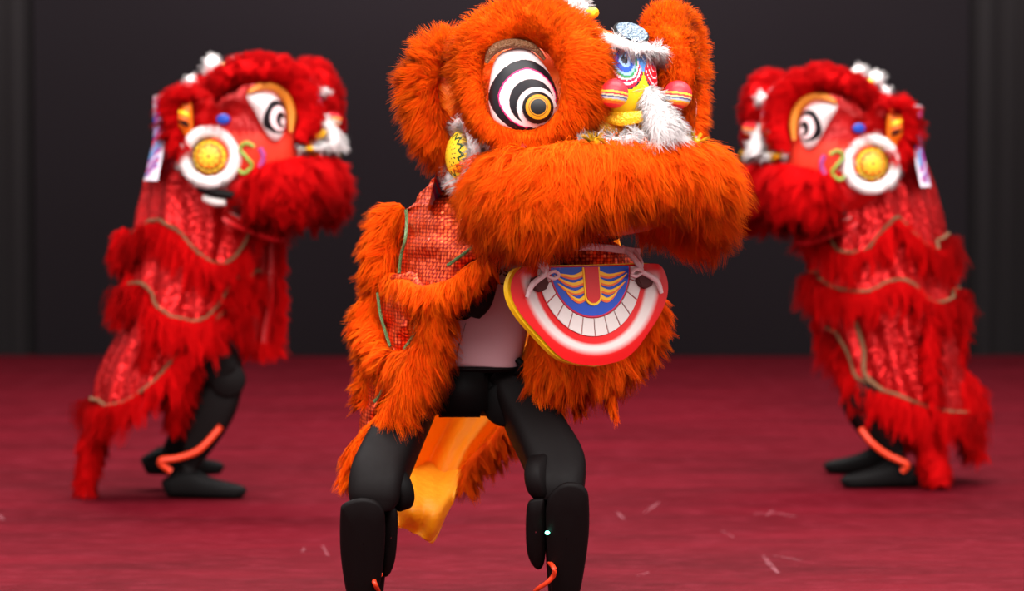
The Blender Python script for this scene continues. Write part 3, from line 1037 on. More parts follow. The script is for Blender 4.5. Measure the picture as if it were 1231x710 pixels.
def build_jaw(root, red):
    half = [(0, .098), (.08, .0985), (.15, .098), (.178, .089), (.193, .062), (.19, .03), (.170, -.004), (.135, -.042), (.098, -.078), (.06, -.097), (0, -.106)]
    hs = spline(half, 60)
    poly = [tuple(p) for p in hs] + [(-x, y) for x, y in hs[::-1][1:-1]]
    tilt = math.radians(8)
    o = Vector(L3(.0, .095, -.343)) if not red else Vector(L3(0, .03, -.235))
    if red:
        tilt = math.radians(62)
    n = Vector((0, -math.cos(tilt), math.sin(tilt)))
    u = Vector((1, 0, 0)); v = n.cross(u)
    v = v if v.z > 0 else -v
    k = .8 if red else 1.
    Fm = frame(o, u * k, v * k, n)
    jaw = plate('lower_jaw', poly, .014, M['lacquer_red'] if red else M['yellow'], root, Fm, -.018, .0)
    # painted lip face: dense grid clipped to the outline
    ny, nx = 130, 220
    V, cols, F = [], [], []
    ys = np.linspace(.0965, -.1045, ny)
    hh = spline(half, 400)
    order = np.argsort(hh[:, 1])
    top_w = .152
    W_ = np.interp(ys, hh[order, 1], hh[order, 0]) - .003
    W_[0] = top_w
    xs = np.linspace(-1, 1, nx)
    X = np.outer(W_, xs); Y = np.repeat(ys[:, None], nx, 1)
    G = np.stack([X, Y, np.full_like(X, .0)], -1).reshape(-1, 3)
    # lips bulge a little towards the viewer
    cx = np.hypot(G[:, 0] / .165, (G[:, 1] - .085) / .165)
    G[:, 2] = .009 * np.exp(-((cx - 1.0) / .16) ** 2)
    Fq = grid_faces(ny, nx)
    fc = G[Fq].mean(1)
    x, y = fc[:, 0], fc[:, 1]
    redc, wht = np.array(lin((205, 18, 20))), np.array(lin((208, 194, 189)))
    e1 = np.hypot(x / .136, (y - .09) / .150)          # outer edge of the tooth row
    e2 = np.hypot(x / .172, (y - .09) / .176)          # outer edge of the white lip
    f1 = np.clip((e1 - 1.0) / .05, 0, 1)
    f2 = np.clip((1.0 - e2) / .07, 0, 1)
    side = np.clip((.085 - y) / .02, 0, 1)
    fw = (f1 * f2 * side)[:, None]
    c = redc * (1 - fw) + wht * fw
    Gw = G.copy()
    A = np.array(Fm)
    Gw = G @ A[:3, :3].T + A[:3, 3]
    mesh_np('lip', Gw, Fq[:, ::-1], M['paint_matt'], jaw, True, paint=c)
    # blue palate
    def halfell(a, b, y0, n_=40, top=None):
        return [(a * math.cos(t), y0 + b * math.sin(t)) for t in np.linspace(PI, 2 * PI, n_)]
    tt = .093
    plate('palate_edge', halfell(.0975, .1015, tt), .0015, M['magenta'], jaw, Fm, .0025)
    plate('palate', halfell(.0945, .0985, tt), .002, M['blue'], jaw, Fm, .003)
    # teeth
    NT = 12
    for i in range(NT):
        a0 = PI + (i + .04) / NT * PI
        a1 = PI + (i + .96) / NT * PI
        inn = [(.0995 * math.cos(t), tt + .1035 * math.sin(t)) for t in np.linspace(a0, a1, 6)]
        out = [(.126 * math.cos(t), tt + .139 * math.sin(t)) for t in np.linspace(a1, a0, 6)]
        plate('tooth', inn + out, .0025, M['tooth'], jaw, Fm, .0025, .0006)
    # tongue with a yellow edge
    def tng(w_, bot):
        return [(-w_, tt - .001), (-w_, bot + w_)] + [(w_ * math.cos(t), bot + w_ + w_ * math.sin(t)) for t in np.linspace(PI, 2 * PI, 12)] + [(w_, tt - .001)]
    tg = plate('tongue', tng(.0165, .020), .004, M['redp'], jaw, Fm, .006)
    plate('tongue_edge', tng(.0205, .015), .003, M['yellow'], tg, Fm, .0055)
    for s in (-1, 1):
        for (y0, ln, rise) in [(.082, .066, .0), (.066, .070, .012), (.050, .064, .012), (.034, .044, .010)]:
            for mat, dy, wd, z in ((M['flame_orange'], -.0035, .0042, .0055), (M['yellow'], 0, .0034, .0063)):
                ctr = spline([(s * .018, y0 + dy), (s * (.018 + ln * .35), y0 - .007 + dy), (s * (.018 + ln * .7), y0 - .004 + dy + rise * .35),
                              (s * (.018 + ln), y0 + rise + dy * .3)], 14)
                t = nz(np.gradient(ctr, axis=0))
                nn = np.stack([-t[:, 1], t[:, 0]], 1)
                ww = wd * (1 - np.linspace(0, 1, 14) ** 1.4)[:, None] + .0003
                pl = [tuple(p) for p in ctr + nn * ww] + [tuple(p) for p in (ctr - nn * ww)[::-1]]
                plate('flame_stroke', pl, .001, mat, jaw, Fm, z)
    # elastic strap, foam pads and knots
    if not red:
        for s in (-1, 1):
            p0 = Fm @ Vector((s * .128, .062, .004))
            hx = [(math.cos(t) * .0205 * (1 + .12 * math.sin(3 * t)), math.sin(t) * .0165) for t in np.linspace(0, 2 * PI, 8, endpoint=False)]
            plate('foam_pad', hx, .012, M['pad'], jaw, frame(p0, u, v, n), 0, .002)
            up = Fm @ Vector((s * .108, .135, -.03))
            mid = Fm @ Vector((s * .112, .098, .012))
            tube('tie_string', [up, mid, Fm @ Vector((s * .118, .075, .018))], [.005, .006, .005], M['strap'], jaw, n=14, m=8)
            tube('tie_string', [Fm @ Vector((s * .135, .13, -.03)), Fm @ Vector((s * .125, .1, .008)), Fm @ Vector((s * .112, .078, .018))], .004, M['strap'], jaw, n=14, m=8)
            tube('knot_loop', [Fm @ Vector((s * .118, .078, .02)), Fm @ Vector((s * .10, .084, .026)), Fm @ Vector((s * .088, .076, .022)), Fm @ Vector((s * .1, .07, .02)),
                               Fm @ Vector((s * .118, .078, .018))], .0035, M['strap'], jaw, n=24, m=8)
            tube('string_end', [Fm @ Vector((s * .118, .078, .018)), Fm @ Vector((s * .15, .06, .02)), Fm @ Vector((s * .163, .035, .016))], [.005, .006, .004], M['strap'], jaw, n=14, m=8)
        tube('elastic_strap', [Fm @ Vector((-.135, .128, -.03)), Fm @ Vector((-.06, .133, -.01)), Fm @ Vector((.02, .134, -.008)), Fm @ Vector((.15, .124, -.03))],
             .0075, M['strap'], jaw, rb=.003, n=24, m=10)


# ------------------------------------------------------------------ robot parts
def limb(name, secs, parent, mat, ref=(1, 0, 0), n=28, m=28, expo=4.0):
    """secs: (point, half width, half depth)"""
    return tube(name, [s[0] for s in secs], [s[1] for s in secs], mat, parent, rb=[s[2] for s in secs], ref=ref, n=n, m=m, expo=expo)


def foot(parent, ankle, heading, L=.215):
    """boot-like sole: heel behind the ankle, toe along heading"""
    a = Vector(ankle); h = Vector(heading).normalized(); s = Vector((-h.y, h.x, 0))
    Z = Vector((0, 0, 1))
    base = Vector((a.x, a.y, 0))
    pts = [(-.075, .030, .030), (-.055, .038, .034), (.0, .040, .036), (.06, .036, .027), (.11, .032, .021), (.138, .018, .016)]
    secs = [base + h * x + Z * z for x, w_, z in pts]
    f = tube('foot', secs, [w_ for x, w_, z in pts], M['black_rubber'], parent, rb=[z * .98 for x, w_, z in pts], ref=tuple(s), n=30, m=24, expo=3.0)
    sole = tube('sole', [base + h * x + Z * .007 for x, _, _ in pts], [w_ + .002 for x, w_, z in pts], M['seam'], f, rb=[.006] * 6, ref=tuple(s), n=24, m=16, expo=4)
    tube('ankle_joint', [base + Z * .05, base + Z * .085, a], [.032, .028, .026], M['black'], parent, ref=(1, 0, 0), n=12, m=16)
    return f


def build_center_robot():
    Y0 = 5.22
    root = empty('humanoid_robot', P(560, 795, Y0))
    tag(root, 'crouching humanoid robot with pale chest shell and black legs wearing orange lion costume', 'robot', 'robots in lion costumes')
    root.location.z = 0
    bpy.context.view_layer.update()
    inv = -root.location

    def Q(px, py, d=0.):
        return P(px, py, Y0 + d) + inv
    # chest shell
    limb('chest_shell', [(Q(588, 270, .0), .075, .07), (Q(586, 290, .0), .108, .095), (Q(583, 330, 0), .112, .105), (Q(580, 380, .0), .100, .098), (Q(577, 425, 0), .089, .088),
                         (Q(576, 437, 0), .083, .082), (Q(576, 439, 0), .06, .06)], root, M['shell_white'], n=50, m=48, expo=3.6)
    # seams and panel lines of the shell
    def front(px, py):
        # just proud of the shell's flat front
        k = np.interp(py, [290, 330, 380, 425, 437], [.095, .105, .098, .088, .082])
        return Q(px, py, -k - .0006)
    tube('chest_seam', [front(585, 339.5), front(604, 341), front(630, 343)], .0014, M['seam'], root, n=12, m=6)
    tube('chest_seam', [front(552, 412), front(549, 424)], .0011, M['seam'], root, n=6, m=6)
    tube('chest_seam', [front(560, 388), front(553, 412), front(548, 432)], .0005, M['seam'], root, n=8, m=6)
    # lettering on the chest
    tcu = bpy.data.curves.new('chest_lettering', 'FONT')
    tcu.body = 'os'
    tcu.size = .034
    tcu.extrude = .0004
    to = bpy.data.objects.new('tmp', tcu); COL.objects.link(to)
    bpy.context.view_layer.update()
    me = bpy.data.meshes.new_from_object(to.evaluated_get(bpy.context.evaluated_depsgraph_get()))
    bpy.data.objects.remove(to)
    c = front(593, 331) + Vector((0, -.0012, 0))
    me.transform(Matrix.Translation(c) @ Matrix.Rotation(PI / 2, 4, 'X'))
    link('chest_lettering', me, M['seam'], root, False)
    # waist and pelvis
    limb('waist_ring', [(Q(577, 437, 0), .086, .084), (Q(577, 440, 0), .092, .09), (Q(577, 444, 0), .08, .08)], root, M['black'], n=14, m=40, expo=3.2)
    wp = rbox('waist_motor', (.118, .15, .105), M['black'], root, Matrix.Translation(Q(553, 468, .0)), .016)
    rbox('waist_plate', (.100, .01, .085), M['black_rubber'], wp, Matrix.Translation(Q(553, 469, -.077)), .004)
    tube('waist_hook', [Q(618, 447, -.05), Q(624, 446, -.07), Q(627, 438, -.075), Q(622, 432, -.07)], .007, M['black_rubber'], root, n=16, m=10)
    # --- legs: picture-left (bent outwards) and picture-right
    for side in (0, 1):
        if side == 0:
            hipc, hip2 = Q(536, 462, .02), Q(500, 474, 0)
            cyl('hip_motor', hipc, Q(497, 478, -.02), .052, M['black'], root)
            limb('thigh', [(Q(516, 452, .0), .030, .045), (Q(502, 475, -.01), .045, .055), (Q(484, 510, -.06), .050, .058), (Q(463, 555, -.13), .054, .058),
                           (Q(453, 582, -.17), .056, .058), (Q(450, 602, -.18), .050, .052), (Q(450, 610, -.18), .038, .04)], root, M['black'], n=40, m=28)
            cyl('knee_motor', Q(470, 590, -.17), Q(487, 584, -.155), .046, M['black_rubber'], root)
            sh = limb('shank', [(Q(452, 612, -.15), .026, .035), (Q(450, 660, -.09), .028, .034), (Q(446, 710, -.03), .026, .03), (Q(444, 752, .02), .024, .026)], root, M['black'], n=20)
            for nm, pl, d, th in (('shin_guard', [(409, 616), (412, 606), (424, 600), (438, 598), (453, 602), (461, 612), (463, 624), (463, 650), (459, 690), (451, 722), (440, 735), (424, 733), (415, 705), (409, 660)], -.248, .06),
                                  ('shin_guard', [(466, 612), (474, 609), (478, 616), (478, 640), (475, 672), (468, 690), (461, 688), (461, 640)], -.20, .05)):
                shin(nm, pl, Q, d, th, sh)
            tube('ankle_cable', [Q(458, 690, -.12), Q(450, 697, -.16), Q(452, 704, -.16), Q(457, 716, -.10), Q(462, 735, -.05), Q(452, 752, .02)], .005, M['cable'], sh, n=24, m=8)
            foot(root, Q(444, 752, .02), (-.12, -1, 0))
        else:
            cyl('hip_motor', Q(575, 470, .02), Q(612, 470, .0), .052, M['black'], root)
            cyl('hip_yaw_motor', Q(606, 486, -.06), Q(612, 482, -.005), .047, M['black_rubber'], root)
            limb('thigh', [(Q(600, 448, .0), .034, .04), (Q(615, 462, -.01), .045, .05), (Q(632, 492, -.04), .052, .055), (Q(652, 528, -.09), .056, .058),
                           (Q(668, 560, -.13), .060, .058), (Q(672, 585, -.16), .052, .054), (Q(672, 600, -.165), .042, .045)], root, M['black'], n=40, m=28)
            kc = cyl('knee_motor', Q(660, 572, -.19), Q(640, 574, -.175), .046, M['black'], root)
            sh = limb('shank', [(Q(668, 600, -.14), .026, .035), (Q(670, 650, -.09), .026, .034), (Q(674, 710, -.03), .026, .03), (Q(676, 752, .02), .024, .026)], root, M['black'], n=20)
            for nm, pl, d, th in (('shin_guard', [(656, 630), (657, 605), (664, 590), (678, 580), (694, 580), (705, 588), (708, 604), (708, 640), (703, 680), (696, 715), (684, 738), (668, 736), (662, 705), (658, 670)], -.235, .06),
                                  ('shin_guard', [(633, 612), (637, 601), (649, 598), (655, 602), (656, 640), (655, 672), (649, 684), (641, 680), (634, 665), (632, 640)], -.21, .05)):
                shin(nm, pl, Q, d, th, sh)
            ellipsoid('status_led', Q(658, 640, -.205), (.005, .004, .004), M['led'], sh, nu=14, nv=10)
            rbox('bracket', (.012, .02, .02), plain_cache('steel', (130, 120, 122)), sh, Matrix.Translation(Q(660, 612, -.14)), .002)
            tube('ankle_cable', [Q(661, 676, -.16), Q(666, 683, -.19), Q(665, 692, -.18), Q(656, 701, -.17), Q(644, 710, -.14), Q(640, 728, -.08), Q(660, 748, .0)], .005, M['cable'], sh, n=28, m=8)
            foot(root, Q(676, 752, .02), (.12, -1, 0))
    # --- arms: the upper arm drops from the shoulder, the forearm reaches up into the head
    for s, xs in ((0, (508, 552, 580, 596)), (1, (668, 662, 650, 648))):
        cyl('shoulder_motor', Q(xs[0] + (18 if s == 0 else -18), 300, .02), Q(xs[0], 300, .0), .05, M['black'], root)
        limb('upper_arm', [(Q(xs[0] + 6, 305, 0), .044, .046), (Q((xs[0] + xs[1]) / 2 + (2 if s == 0 else 0), 338, -.07), .046, .044), (Q(xs[1], 365, -.15), .042, .042), (Q(xs[1] + 8, 378, -.16), .026, .03)],
             root, M['black'], n=26, ref=(0, 0, 1))
        limb('forearm', [(Q(xs[1] + 10, 376, -.16), .028, .03), (Q(xs[1] + 16, 356, -.165), .042, .04), (Q(xs[2], 310, -.18), .04, .038), (Q(xs[3], 262, -.16), .032, .032), (Q(xs[3] + 8, 225, -.12), .03, .03)],
             root, M['black'], n=26)
        # gripping hand inside the head
        palm = Q(xs[3] + 10, 212, -.11)
        rbox('palm', (.05, .03, .06), M['black_rubber'], root, Matrix.Translation(palm), .01)
        for k in range(4):
            x0 = palm + Vector((-.018 + .012 * k, -.004, .03))
            tube('finger', [x0, x0 + Vector((0, -.012, .02 + .003 * (k in (1, 2)))), x0 + Vector((0, -.034, .022)), x0 + Vector((0, -.04, .004))], .006, M['black_rubber'], root, n=12, m=8)
        x0 = palm + Vector(((.028 if s == 0 else -.028), -.004, -.005))
        tube('thumb', [x0, x0 + Vector((.012 if s == 0 else -.012, -.014, .014)), x0 + Vector((.002, -.034, .02))], .0065, M['black_rubber'], root, n=10, m=8)
    limb('neck', [(Q(588, 275, .0), .045, .045), (Q(590, 250, 0), .04, .04)], root, M['black'], n=8)
    hd = limb('head', [(Q(590, 254, 0), .035, .04), (Q(591, 240, 0), .06, .075), (Q(592, 205, 0), .068, .085), (Q(592, 172, 0), .058, .07), (Q(592, 160, 0), .025, .03)], root, M['black_gloss'], n=28)
    return root


def shin(name, pl, Q, d, th, parent):
    """leaf-shaped guard: pixel outline swept to a bevelled shell of its own thickness"""
    pts = spline(pl, 48, True)
    cx, cy = pts.mean(0)
    rows = []
    for sc, dd in ((1.0, th), (1.0, .012), (.97, .004), (.90, -.001), (.5, -.006), (.02, -.008)):
        rows.append([tuple(Q(cx + (x - cx) * sc, cy + (y - cy) * sc, d + dd + (cy + (y - cy) * sc - 600) * .0009)) for x, y in pts])
    G = np.array(rows)
    V = G.reshape(-1, 3)
    F = grid_faces(len(rows), 48, False, True)
    return mesh_np(name, V, F, M['black_rubber'] if False else M['black'], parent, True)


def build_red_robot(Y, legs, body, label, arms):
    """legs: list of dict(hip, knee, ankle, heading); body: list of pixel sections"""
    root = empty('humanoid_robot', P(body[-1][0], 590, Y))
    root.location.z = 0
    tag(root, label, 'robot', 'robots in lion costumes')
    inv = -root.location

    def Q(px, py, d=0.):
        return P(px, py, Y + d) + inv
    limb('torso_shell', [(Q(x, y), hw, hw * .8) for x, y, hw in body], root, M['shell_white'], n=30, m=28)
    x, y, hw = body[-1]
    limb('pelvis', [(Q(x, y - 4), hw * .8, .07), (Q(x, y + 14), .085, .08), (Q(x, y + 34), .07, .075), (Q(x, y + 46), .03, .05)], root, M['black'], n=16)
    for lg in legs:
        d = lg['d']; hd = lg.get('hd', d)
        hx, hy = lg['hip']; kx, ky = lg['knee']; ax, ay = lg['ankle']
        hx2, hy2 = (hx * .55 + kx * .45), (hy * .55 + ky * .45)
        cyl('hip_motor', Q(hx, hy, hd - .06), Q(hx, hy, hd + .06), .052, M['black'], root)
        limb('thigh', [(Q(hx, hy - 8, hd), .045, .05), (Q(hx, hy + 5, hd), .058, .06), (Q(hx2, hy2, (hd + d) / 2), .068, .06), (Q(kx * .85 + hx * .15, ky * .85 + hy * .15, d), .066, .058), (Q(kx, ky, d), .05, .05)],
             root, M['black'], n=30)
        cyl('knee_motor', Q(kx, ky, d - .056), Q(kx, ky, d + .056), .056, M['black'], root)
        sh = limb('shank', [(Q(kx, ky, d), .05, .045), (Q(kx * .75 + ax * .25, ky * .75 + ay * .25, d), .064, .05), (Q(kx * .45 + ax * .55, ky * .45 + ay * .55, d), .058, .045),
                            (Q(ax, ay, d), .026, .028)], root, M['black'], n=24)
        if lg.get('cable'):
            tube('ankle_cable', [Q(px_, py_, d - .055 - (.015 if 0 < i < len(lg['cable']) - 1 else 0)) for i, (px_, py_) in enumerate(lg['cable'])], .011, M['cable'], sh, n=24, m=8)
        foot2(root, Q(ax, ay, d), inv, lg['heading'], lg.get('lift', 0.))
    for a in arms:
        limb('upper_arm', [(Q(*a[0]), .045, .045), (Q(*a[1]), .042, .042)], root, M['black'], n=14, ref=(1, 0, .3))
        limb('forearm', [(Q(*a[1]), .04, .04), (Q(*a[2]), .034, .034)], root, M['black'], n=14, ref=(1, 0, .3))
    x, y, hw = body[0]
    limb('neck', [(Q(x, y - 18), .04, .04), (Q(x, y + 4), .045, .045)], root, M['black'], n=8)
    limb('head', [(Q(x, y - 14), .03, .04), (Q(x, y - 24), .06, .07), (Q(x, y - 45), .068, .08), (Q(x, y - 62), .03, .04)], root, M['black_gloss'], n=20)
    return root


def foot2(parent, ankle, inv, heading, lift):
    h = Vector(heading).normalized(); s = Vector((-h.y, h.x, 0)); Z = Vector((0, 0, 1))
    base = Vector((ankle.x, ankle.y, lift))
    pts = [(-.07, .030, .028), (-.05, .040, .036), (.0, .042, .046), (.06, .040, .034), (.12, .036, .026), (.165, .026, .021), (.18, .012, .014)]
    f = tube('foot', [base + h * x + Z * z for x, w_, z in pts], [w_ for x, w_, z in pts], M['black_rubber'], parent, rb=[z * .99 for x, w_, z in pts], ref=tuple(s), n=30, m=24, expo=3.)
    tube('ankle_joint', [base + Z * .07, base + Z * .09, ankle], [.034, .03, .028], M['black'], parent, ref=(1, 0, 0), n=10, m=14)
    return f


# ------------------------------------------------------------------ capes
def red_cape(Y, sections, tiers, extras, label, rd=.17, seed=3):
    """tube-shaped cape: sections = {py: (x_left, x_right)}; tiers = list of (top_py, [(x, py) lower edge], fringe length)"""
    py = sorted(sections)
    xl = [sections[k][0] for k in py]; xr = [sections[k][1] for k in py]
    midx = (xl[len(py) // 2] + xr[len(py) // 2]) / 2
    root = empty('lion_cape', P(midx, py[-1], Y))
    tag(root, label, 'lion cape', 'lion dance capes')
    inv = np.array(-root.location)

    def S(a, y, off=0.):
        l, r = np.interp(y, py, xl), np.interp(y, py, xr)
        xc, hw = (l + r) / 2, (r - l) / 2
        k = FPX / Y
        px = xc + (hw + off * k) * math.cos(a)
        p = P(px, y, Y - (rd + off) * math.sin(a))
        # keep the height of the section flat
        p0 = P(xc, y, Y)
        return np.array((p.x, p.y, p0.z)) + inv
    NA = 96
    for ti, (top, edge, fl) in enumerate(tiers):
        ex = np.array([e[0] for e in edge], float); ey = np.array([e[1] for e in edge], float)
        o_ = np.argsort(ex); ex, ey = ex[o_], ey[o_]
        ang = np.arange(NA) / NA * 2 * PI
        bot = []
        for a in ang:
            yb = ey.mean()
            for _ in range(4):
                l, r = np.interp(yb, py, xl), np.interp(yb, py, xr)
                x = (l + r) / 2 + (r - l) / 2 * math.cos(a)
                yb = np.interp(x, ex, ey)
            bot.append(yb)
        nv = 26
        V = np.zeros((NA, nv, 3))
        for i, a in enumerate(ang):
            for j in range(nv):
                t = j / (nv - 1)
                y = top + (bot[i] - top) * t
                rip = .010 * math.sin(a * 9 + ti * 2 + t * 1.5) * t + .006 * math.sin(a * 17 + ti + 4 * t) + .012 * math.sin(t * 9 + a * 2 + ti) * (1 - t) * .6
                V[i, j] = S(a, y, .005 - .012 * (len(tiers) - ti - 1) + (.03 if ti < 2 else .016) * t + rip)
        o = mesh_np('sequin_tier', V.reshape(-1, 3), grid_faces(NA, nv, True, False), M['sequin_red'], root, True)
        loop = V[:, -1]
        tube('gold_trim', [tuple(p + (p - V[:, -1].mean(0)) * .03 + np.array([0, 0, .012])) for p in loop[::2]], .0062, M['trim_gold'], o, n=NA * 2, m=8, closed=True)
        nrm = nz((loop - loop.mean(0)) * np.array([1, 1, 0]))
        cb = nz(nrm * .35 + np.array([0, 0, -1.]))
        lp = np.vstack([loop, loop[:1]]); nn = np.vstack([nrm, nrm[:1]]); cc = np.vstack([cb, cb[:1]])
        C2 = lp
        f = fringe('fringe', [tuple(p) for p in C2[::2]], M['fur_red'], root, L=fl, normal=nn[::2], comb=cc[::2], nclump=430, per=18, thick=.03, spread=.004,
                   w=.0036, lift=.18, grav=.45, clump=.72, nseg=3, wild=.3, curl=.25, Lvar=.6)
    extras(root, inv)
    return root


def hang(root, inv, name, pts, Y, ra, L=.05, n=260, mat=None):
    """a hanging fur streamer through pixel points"""
    pp = [tuple(np.array(P(x, y, Y + d)) + inv) for x, y, d in pts]
    return fur_tube(name, pp, ra, mat or M['fur_red'], root, ref=(1, 0, 0), n=30, nclump=n, per=14, spread=(.02, .05), L=L * .6, w=.0036, lift=.4, grav=.4,
                    clump=.6, nseg=2, wild=.3)


def build_left_cape():
    Y = 7.8
    sec = {165: (205, 300), 190: (186, 312), 215: (172, 320), 250: (166, 322), 285: (166, 314), 320: (164, 302), 350: (162, 290), 385: (156, 272), 420: (140, 255), 455: (126, 238), 490: (124, 222)}
    tiers = [(175, [(150, 280), (160, 292), (172, 284), (182, 270), (198, 268), (215, 280), (232, 300), (250, 316), (268, 318), (285, 306), (296, 280), (304, 258), (325, 250)], .06),
             (270, [(140, 372), (152, 368), (165, 345), (180, 342), (190, 364), (206, 380), (230, 386), (252, 378), (262, 358), (272, 340), (300, 330)], .062),
             (345, [(100, 470), (118, 478), (135, 488), (160, 478), (190, 452), (212, 425), (235, 396), (258, 380), (280, 376)], .06)]

    def extras(root, inv):
        # far front panel hanging beyond the arm
        rows = [[np.array(P(x, y, Y + d)) + inv for x, d in ((xl_, .10), ((xl_ + xr_) / 2, .04), (xr_, .10))] for y, xl_, xr_ in
                ((255, 302, 330), (300, 300, 334), (350, 296, 336), (395, 292, 331), (415, 291, 330))]
        o, B = patch('front_panel', rows, M['lining_red'], root, 30, 16, thick=.006,
                     ripple=lambda U, W: np.stack([0 * U, .02 * np.sin(W * 14 + U * 2), 0 * U], -1))
        fringe('fringe', [tuple(p) for p in B[:, -1]], M['fur_red'], o, L=.045, comb=(.6, 0, -.8), nclump=160, per=12, w=.0042, clump=.6, nseg=2, wild=.3, grav=.3)
        fringe('fringe', [tuple(p) for p in B[-1, :]], M['fur_red'], o, L=.04, nclump=60, per=12, w=.0042, clump=.6, nseg=2, wild=.25)
        # tail streamer and loose tufts
        hang(root, inv, 'tail_streamer', [(140, 470, .0), (122, 500, .0), (112, 530, .0), (106, 560, .0), (101, 588, .0)], Y, [.02, .03, .034, .032, .022], .045, 300)
        hang(root, inv, 'loose_tuft', [(224, 420, -.08), (220, 445, -.08), (214, 475, -.07), (210, 508, -.04)], Y, [.028, .036, .03, .012], .06, 240)
        hang(root, inv, 'loose_tuft', [(245, 425, .02), (228, 450, .02), (200, 478, .02)], Y, [.02, .03, .018], .07, 160)
        hang(root, inv, 'loose_tuft', [(158, 330, -.05), (146, 360, -.06), (140, 388, -.06)], Y, [.014, .02, .01], .035, 110)
        hang(root, inv, 'loose_tuft', [(185, 390, -.15), (180, 425, -.14), (176, 455, -.12)], Y, [.018, .026, .012], .06, 120)
        hang(root, inv, 'loose_tuft', [(152, 275, -.04), (142, 295, -.04), (146, 318, -.04)], Y, [.014, .02, .01], .06, 110)
    return red_cape(Y, sec, tiers, extras, 'red sequined lion cape with fringed tiers and a long tail streamer trailing off the floor', .15)


def build_right_cape():
    Y = 8.16
    sec = {170: (1000, 1098), 195: (995, 1114), 225: (988, 1126), 260: (982, 1130), 300: (978, 1132), 340: (992, 1138), 380: (1004, 1144), 420: (1014, 1148), 460: (1022, 1152), 500: (1040, 1158)}
    tiers = [(178, [(970, 262), (985, 265), (996, 280), (1006, 300), (1025, 306), (1045, 300), (1060, 280), (1076, 264), (1090, 274), (1104, 294), (1118, 304), (1130, 288), (1140, 265)], .06),
             (272, [(965, 322), (985, 328), (1000, 340), (1012, 348), (1030, 352), (1052, 350), (1066, 340), (1082, 337), (1098, 346), (1110, 362), (1125, 366), (1140, 350), (1155, 340)], .062),
             (340, [(1000, 385), (1015, 408), (1028, 430), (1036, 450), (1058, 467), (1080, 472), (1105, 484), (1130, 492), (1150, 496), (1170, 496)], .06)]

    def extras(root, inv):
        rows = [[np.array(P(x, y, Y + d)) + inv for x, d in ((xl_, .10), ((xl_ + xr_) / 2, .04), (xr_, .10))] for y, xl_, xr_ in
                ((255, 976, 1004), (300, 972, 1006), (345, 980, 1012), (385, 984, 1014), (412, 986, 1014))]
        o, B = patch('front_panel', rows, M['lining_red'], root, 30, 16, thick=.006,
                     ripple=lambda U, W: np.stack([0 * U, .02 * np.sin(W * 14 + U * 2), 0 * U], -1))
        fringe('fringe', [tuple(p) for p in B[:, 0]], M['fur_red'], o, L=.035, comb=(-.5, 0, -.85), nclump=140, per=12, w=.0042, clump=.6, nseg=2, wild=.25, grav=.3)
        hang(root, inv, 'tail_streamer', [(1128, 480, -.08), (1122, 510, -.1), (1118, 540, -.12), (1124, 562, -.14), (1130, 577, -.15)], Y, [.03, .04, .042, .04, .026], .04, 340)
        hang(root, inv, 'loose_tuft', [(1150, 460, -.03), (1160, 490, -.03), (1168, 520, -.03), (1172, 540, -.03)], Y, [.03, .035, .025, .01], .07, 260)
        hang(root, inv, 'loose_tuft', [(1150, 440, .0), (1168, 470, .0), (1178, 500, .0)], Y, [.02, .03, .012], .06, 180)
        hang(root, inv, 'loose_tuft', [(1132, 290, -.02), (1142, 310, -.02), (1148, 326, -.02)], Y, [.014, .02, .008], .05, 110)
        hang(root, inv, 'loose_tuft', [(1140, 340, -.02), (1152, 370, -.02), (1152, 410, -.02), (1146, 450, -.02)], Y, [.016, .026, .024, .014], .055, 200)
        hang(root, inv, 'loose_tuft', [(1085, 475, .03), (1092, 505, .03), (1098, 535, .02)], Y, [.025, .035, .02], .05, 160)
        # diagonal braid of the lower tier
        tube('gold_trim', [np.array(P(x, y, Y - d)) + inv for x, y, d in ((1028, 385, .12), (1038, 420, .15), (1040, 450, .17), (1062, 470, .19))], .008, M['trim_gold'], root, n=24, m=8)
        hang(root, inv, 'loose_tuft', [(1120, 380, -.17), (1118, 430, -.18), (1122, 480, -.18)], Y, [.016, .026, .02], .05, 160)
    return red_cape(Y, sec, tiers, extras, 'red sequined lion cape reaching the floor behind planted black feet', .16, 5)


